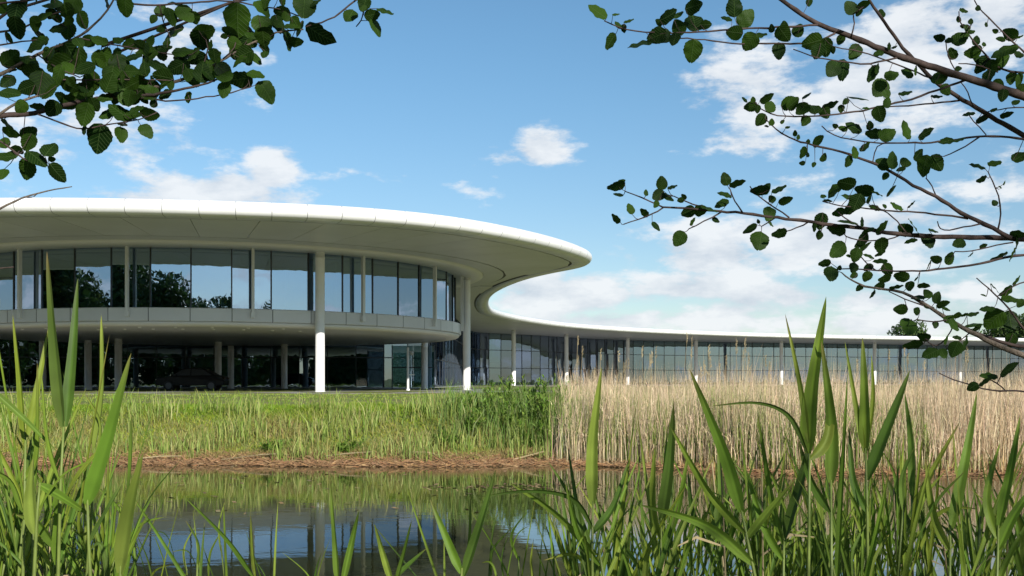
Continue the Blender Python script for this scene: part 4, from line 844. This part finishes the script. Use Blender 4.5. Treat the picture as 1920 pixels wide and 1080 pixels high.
HERO = [
 ([(108,1120),(114,900),(120,790)], [([(118,800),(104,660),(88,472)], 36, .2), ([(122,800),(137,660),(146,522)], 28, -.3), ([(112,900),(90,820),(78,700)], 18, .4)], 2.4, 'tall green reed whose two top blades part in a narrow V', GL),
 ([(160,1120),(172,960),(177,840)], [([(176,850),(193,730),(190,590)], 26, .5), ([(172,900),(190,800),(160,740)], 14, .5), ([(166,1000),(150,960),(205,628)], 12, .3)], 2.6, LG, GL),
 ([(172,1130),(166,1010),(164,930)], [([(163,945),(200,835),(246,662)], 40, -.15), ([(168,1020),(200,960),(232,900)], 22, .7)], 2.2, 'reed with one very broad blade leaning across the grass bank', GL),
 ([(224,1150),(226,1060)], [([(225,1075),(243,960),(268,850)], 42, .1), ([(228,1050),(244,900),(247,775)], 22, .9)], 2.2, 'reed with one broad and one narrow blade side by side before the pond', GL),
 ([(42,1120),(46,950),(48,810)], [([(46,830),(38,720),(24,590)], 22, .3), ([(50,820),(73,715),(92,610)], 18, -.5), ([(45,900),(70,850),(70,680)], 20, .2), ([(44,960),(20,900),(-30,880)], 24, .5)], 2.6, LG, GL),
 ([(-20,1100),(-22,740)], [([(-22,725),(50,790),(108,848)], 15, .4), ([(-20,800),(-10,700),(0,560)], 16, .2)], 2.5, LG, GL),
 ([(62,1120),(70,960),(75,905)], [([(72,908),(120,935),(172,968)], 24, .6), ([(66,1000),(60,930),(62,860)], 42, .1), ([(70,960),(120,890),(188,858)], 9, .6)], 2.3, LG, GL),
 ([(110,1130),(105,990)], [([(104,1000),(140,905),(198,832)], 26, 1.0), ([(106,1030),(70,980),(30,965)], 28, .2), ([(106,1060),(110,980),(104,880)], 30, .4)], 2.5, LG, GL),
 ([(486,1130),(478,1085)], [([(478,1085),(425,1010),(344,930)], 15, .3), ([(480,1085),(474,1030),(470,965)], 14, .5)], 2.9, MG, GM),
 ([(640,1150),(636,1090)], [([(634,1100),(628,1010),(617,885)], 18, .4), ([(640,1100),(660,1015),(673,958)], 17, -.4)], 2.6, MG, GM),
 ([(742,1150),(738,1090)], [([(736,1095),(718,1035),(702,982)], 18, .2), ([(742,1095),(757,1040),(772,975)], 13, .5), ([(738,1085),(770,1055),(800,1028)], 12, .2)], 2.6, MG, GM),
 ([(862,1150),(866,1065)], [([(868,1085),(900,985),(930,880)], 26, .5), ([(864,1075),(838,1010),(806,935)], 22, -.2), ([(866,1090),(880,1030),(882,930)], 14, .4)], 2.5, MG, GM),
 ([(1140,1130),(1118,1000)], [([(1116,1000),(1075,935),(990,920),(892,934)], 15, .5), ([(1120,1040),(1040,960),(955,905)], 22, .6), ([(1125,1060),(1085,1000),(1060,905)], 18, .3)], 2.6, 'reed with a thin blade arching flat over the open water', GM),
 ([(1112,1150),(1110,1040),(1112,935)], [([(1111,945),(1112,830),(1128,688)], 30, .1), ([(1111,1000),(1150,950),(1180,860)], 20, .5)], 2.6, 'lone reed with one straight blade before the edge of the dry reeds', GR),
 ([(1430,1150),(1405,1030),(1388,945)], [([(1390,960),(1358,850),(1292,690)], 33, .2), ([(1398,1000),(1325,915),(1254,795)], 24, .6), ([(1415,1060),(1325,985),(1198,946)], 28, .2), ([(1400,1010),(1440,960),(1490,900)], 20, .3)], 2.4, 'reed with a broad pale leaning blade and a long low side blade', GR),
 ([(1238,1150),(1240,970)], [([(1240,980),(1255,880),(1263,755)], 30, .3), ([(1238,1010),(1225,930),(1228,840)], 22, .8), ([(1240,1030),(1270,960),(1292,840)], 20, .3)], 2.7, RG, GR),
 ([(1515,1150),(1517,980),(1518,850)], [([(1516,850),(1523,730),(1549,556)], 40, .5), ([(1520,860),(1555,800),(1538,622)], 28, -.2), ([(1516,830),(1500,720),(1472,588)], 15, .4), ([(1514,850),(1480,780),(1420,755),(1330,762)], 13, .5)], 2.5, 'tallest green reed rising past the roof line of the building', None),
 ([(1560,1150),(1558,900)], [([(1558,905),(1560,800),(1540,640)], 32, .2), ([(1556,960),(1520,900),(1496,820)], 20, .4)], 2.55, RG, GR),
 ([(1628,1150),(1626,960),(1623,840)], [([(1623,850),(1622,750),(1617,632)], 28, .6), ([(1622,850),(1605,760),(1584,640)], 15, .3), ([(1625,830),(1637,750),(1634,665)], 13, .5), ([(1626,900),(1665,800),(1706,694)], 30, .6), ([(1626,960),(1600,900),(1592,800)], 20, .3)], 2.7, 'reed with three upright blades and one leaning blade in a fan', GR),
 ([(1712,1150),(1710,930)], [([(1711,935),(1708,830),(1696,735)], 18, .5), ([(1710,980),(1740,900),(1800,790)], 18, .6), ([(1710,1000),(1690,960),(1655,880)], 24, .2)], 3.0, RG, GR),
 ([(1780,1150),(1782,985)], [([(1782,995),(1808,870),(1832,735)], 27, .2), ([(1780,1030),(1750,960),(1735,860)], 22, .7)], 2.6, RG, GR),
 ([(1868,1150),(1872,985)], [([(1872,990),(1895,880),(1913,778)], 22, .6), ([(1870,1010),(1850,930),(1875,830)], 22, .2), ([(1872,1030),(1905,960),(1950,900)], 26, .6)], 2.6, RG, GR),
 ([(1468,1150),(1470,1010)], [([(1470,1015),(1500,910),(1528,800)], 28, .8), ([(1468,1020),(1445,920),(1420,775)], 18, .7), ([(1468,1050),(1430,980),(1398,880)], 20, .3)], 2.7, RG, GR),
 ([(1330,1150),(1335,1010)], [([(1334,1020),(1352,930),(1345,840)], 22, .4), ([(1334,1040),(1300,960),(1290,880)], 18, .7), ([(1335,1060),(1372,1000),(1390,920)], 18, .3)], 3.0, RG, GR)]
for st, lv, D, lab, grp in HERO:
    if D == 2.6 and lab == RG: D += .08
    reed(st, lv, D, lab, grp or GR)
def rand_reed(px, top, D, lab, grp, size=1.0, nl=None):
    """generic reed in real size; px/top give its place, leaves of 25-45 cm"""
    rg = random; k = F / D; nl = nl or rg.randint(3, 5); ln = rg.gauss(0, .07); y0 = 1180; st = [(px, y0), (px + ln * (y0 - top) * .5, (y0 + top) / 2 + 40), (px + ln * (y0 - top), top + 110 * size)]
    lv = []
    tipx = px + ln * (y0 - top)
    lv.append(([(tipx, top + 125 * size), (tipx + rg.gauss(0, 8), top + 60 * size), (tipx + rg.gauss(0, 22), top)], rg.uniform(.010, .022) * k * size, rg.uniform(-1, 1)))
    for i in range(nl):
        t = rg.uniform(.05, .68); ax = px + ln * (y0 - top) * t; ay = y0 + (top + 110 * size - y0) * t; L = rg.uniform(.26, .55) * k * size; s_ = rg.choice((-1, 1)); a = abs(rg.gauss(.22, .17)); droop = max(0, rg.gauss(.02, .2))
        dx, dy = math.sin(a) * s_, -math.cos(a)
        lv.append(([(ax, ay), (ax + dx * L * .5, ay + dy * L * .5), (ax + dx * L * (1 + droop * .4), ay + dy * L * (1 - droop) + droop * L * .25)], rg.uniform(.008, .021) * k * size, rg.uniform(-1.2, 1.2)))
    reed(st, lv, D, lab, grp)
for i in range(118):
    px = random.uniform(1080, 1960); D = random.uniform(2.6, 5.0); rand_reed(px, random.triangular(810, 1030, 970) + (35 if px < 1230 else 0), D, RG, GR, 1.0)
for i in range(48):
    px = random.uniform(-60, 225); rand_reed(px, random.uniform(790, 1000) + max(0, px - 120) * .5, random.uniform(2.6, 4.2), LG, GL, 1.0)
for px, top in [(262, 990), (292, 1000), (322, 985), (366, 975), (384, 990), (432, 940), (515, 1030), (580, 1035), (830, 1010), (905, 985), (940, 1000), (965, 960), (1010, 1010), (1050, 980), (1070, 1020)]:
    rand_reed(px, top, random.uniform(2.9, 4.0), MG, GM, .75, 2)

for i in range(26):
    px = random.choice([random.uniform(-40, 230), random.uniform(1080, 1940), random.uniform(1080, 1940)]); D = random.uniform(2.8, 4.6); top = random.uniform(820, 1010); X = (px - CX) / F * D; zb = float(ground_z(X, D)); z1 = EYE + (HY - top) / F * D - zb
    c = empty('dead_reed', (X, D, zb)); ln = random.gauss(0, .10); mb = MB(); mb.tube([(0, 0, -.05), (ln * .4, 0, z1 * .5), (ln, 0, z1)], [.004, .0035, .002], 5); mb.build('stem', 'dead_leaf', c)
    mb = MB(); a = Vector((ln * .8, 0, z1 * .86)); d_ = Vector((random.choice((-1, 1)) * random.uniform(.08, .16), random.uniform(-.05, .05), random.uniform(-.06, .06))); mb.tube([a, a + d_ * .5 + Vector((0, 0, .03)), a + d_], [.003, .005, .001], 4); mb.build('leaf', 'dead_leaf', c)
    tag(c, 'thin straw coloured dead reed stem among the green reeds', 'reed', 'dead stems among the near reeds')

for i in range(46):
    px = random.choice([random.uniform(-420, -70), random.uniform(1965, 2400), random.uniform(1965, 2400)])
    rand_reed(px, random.uniform(800, 1000), random.uniform(2.6, 4.6), LG if px < 0 else RG, GL if px < 0 else GR)
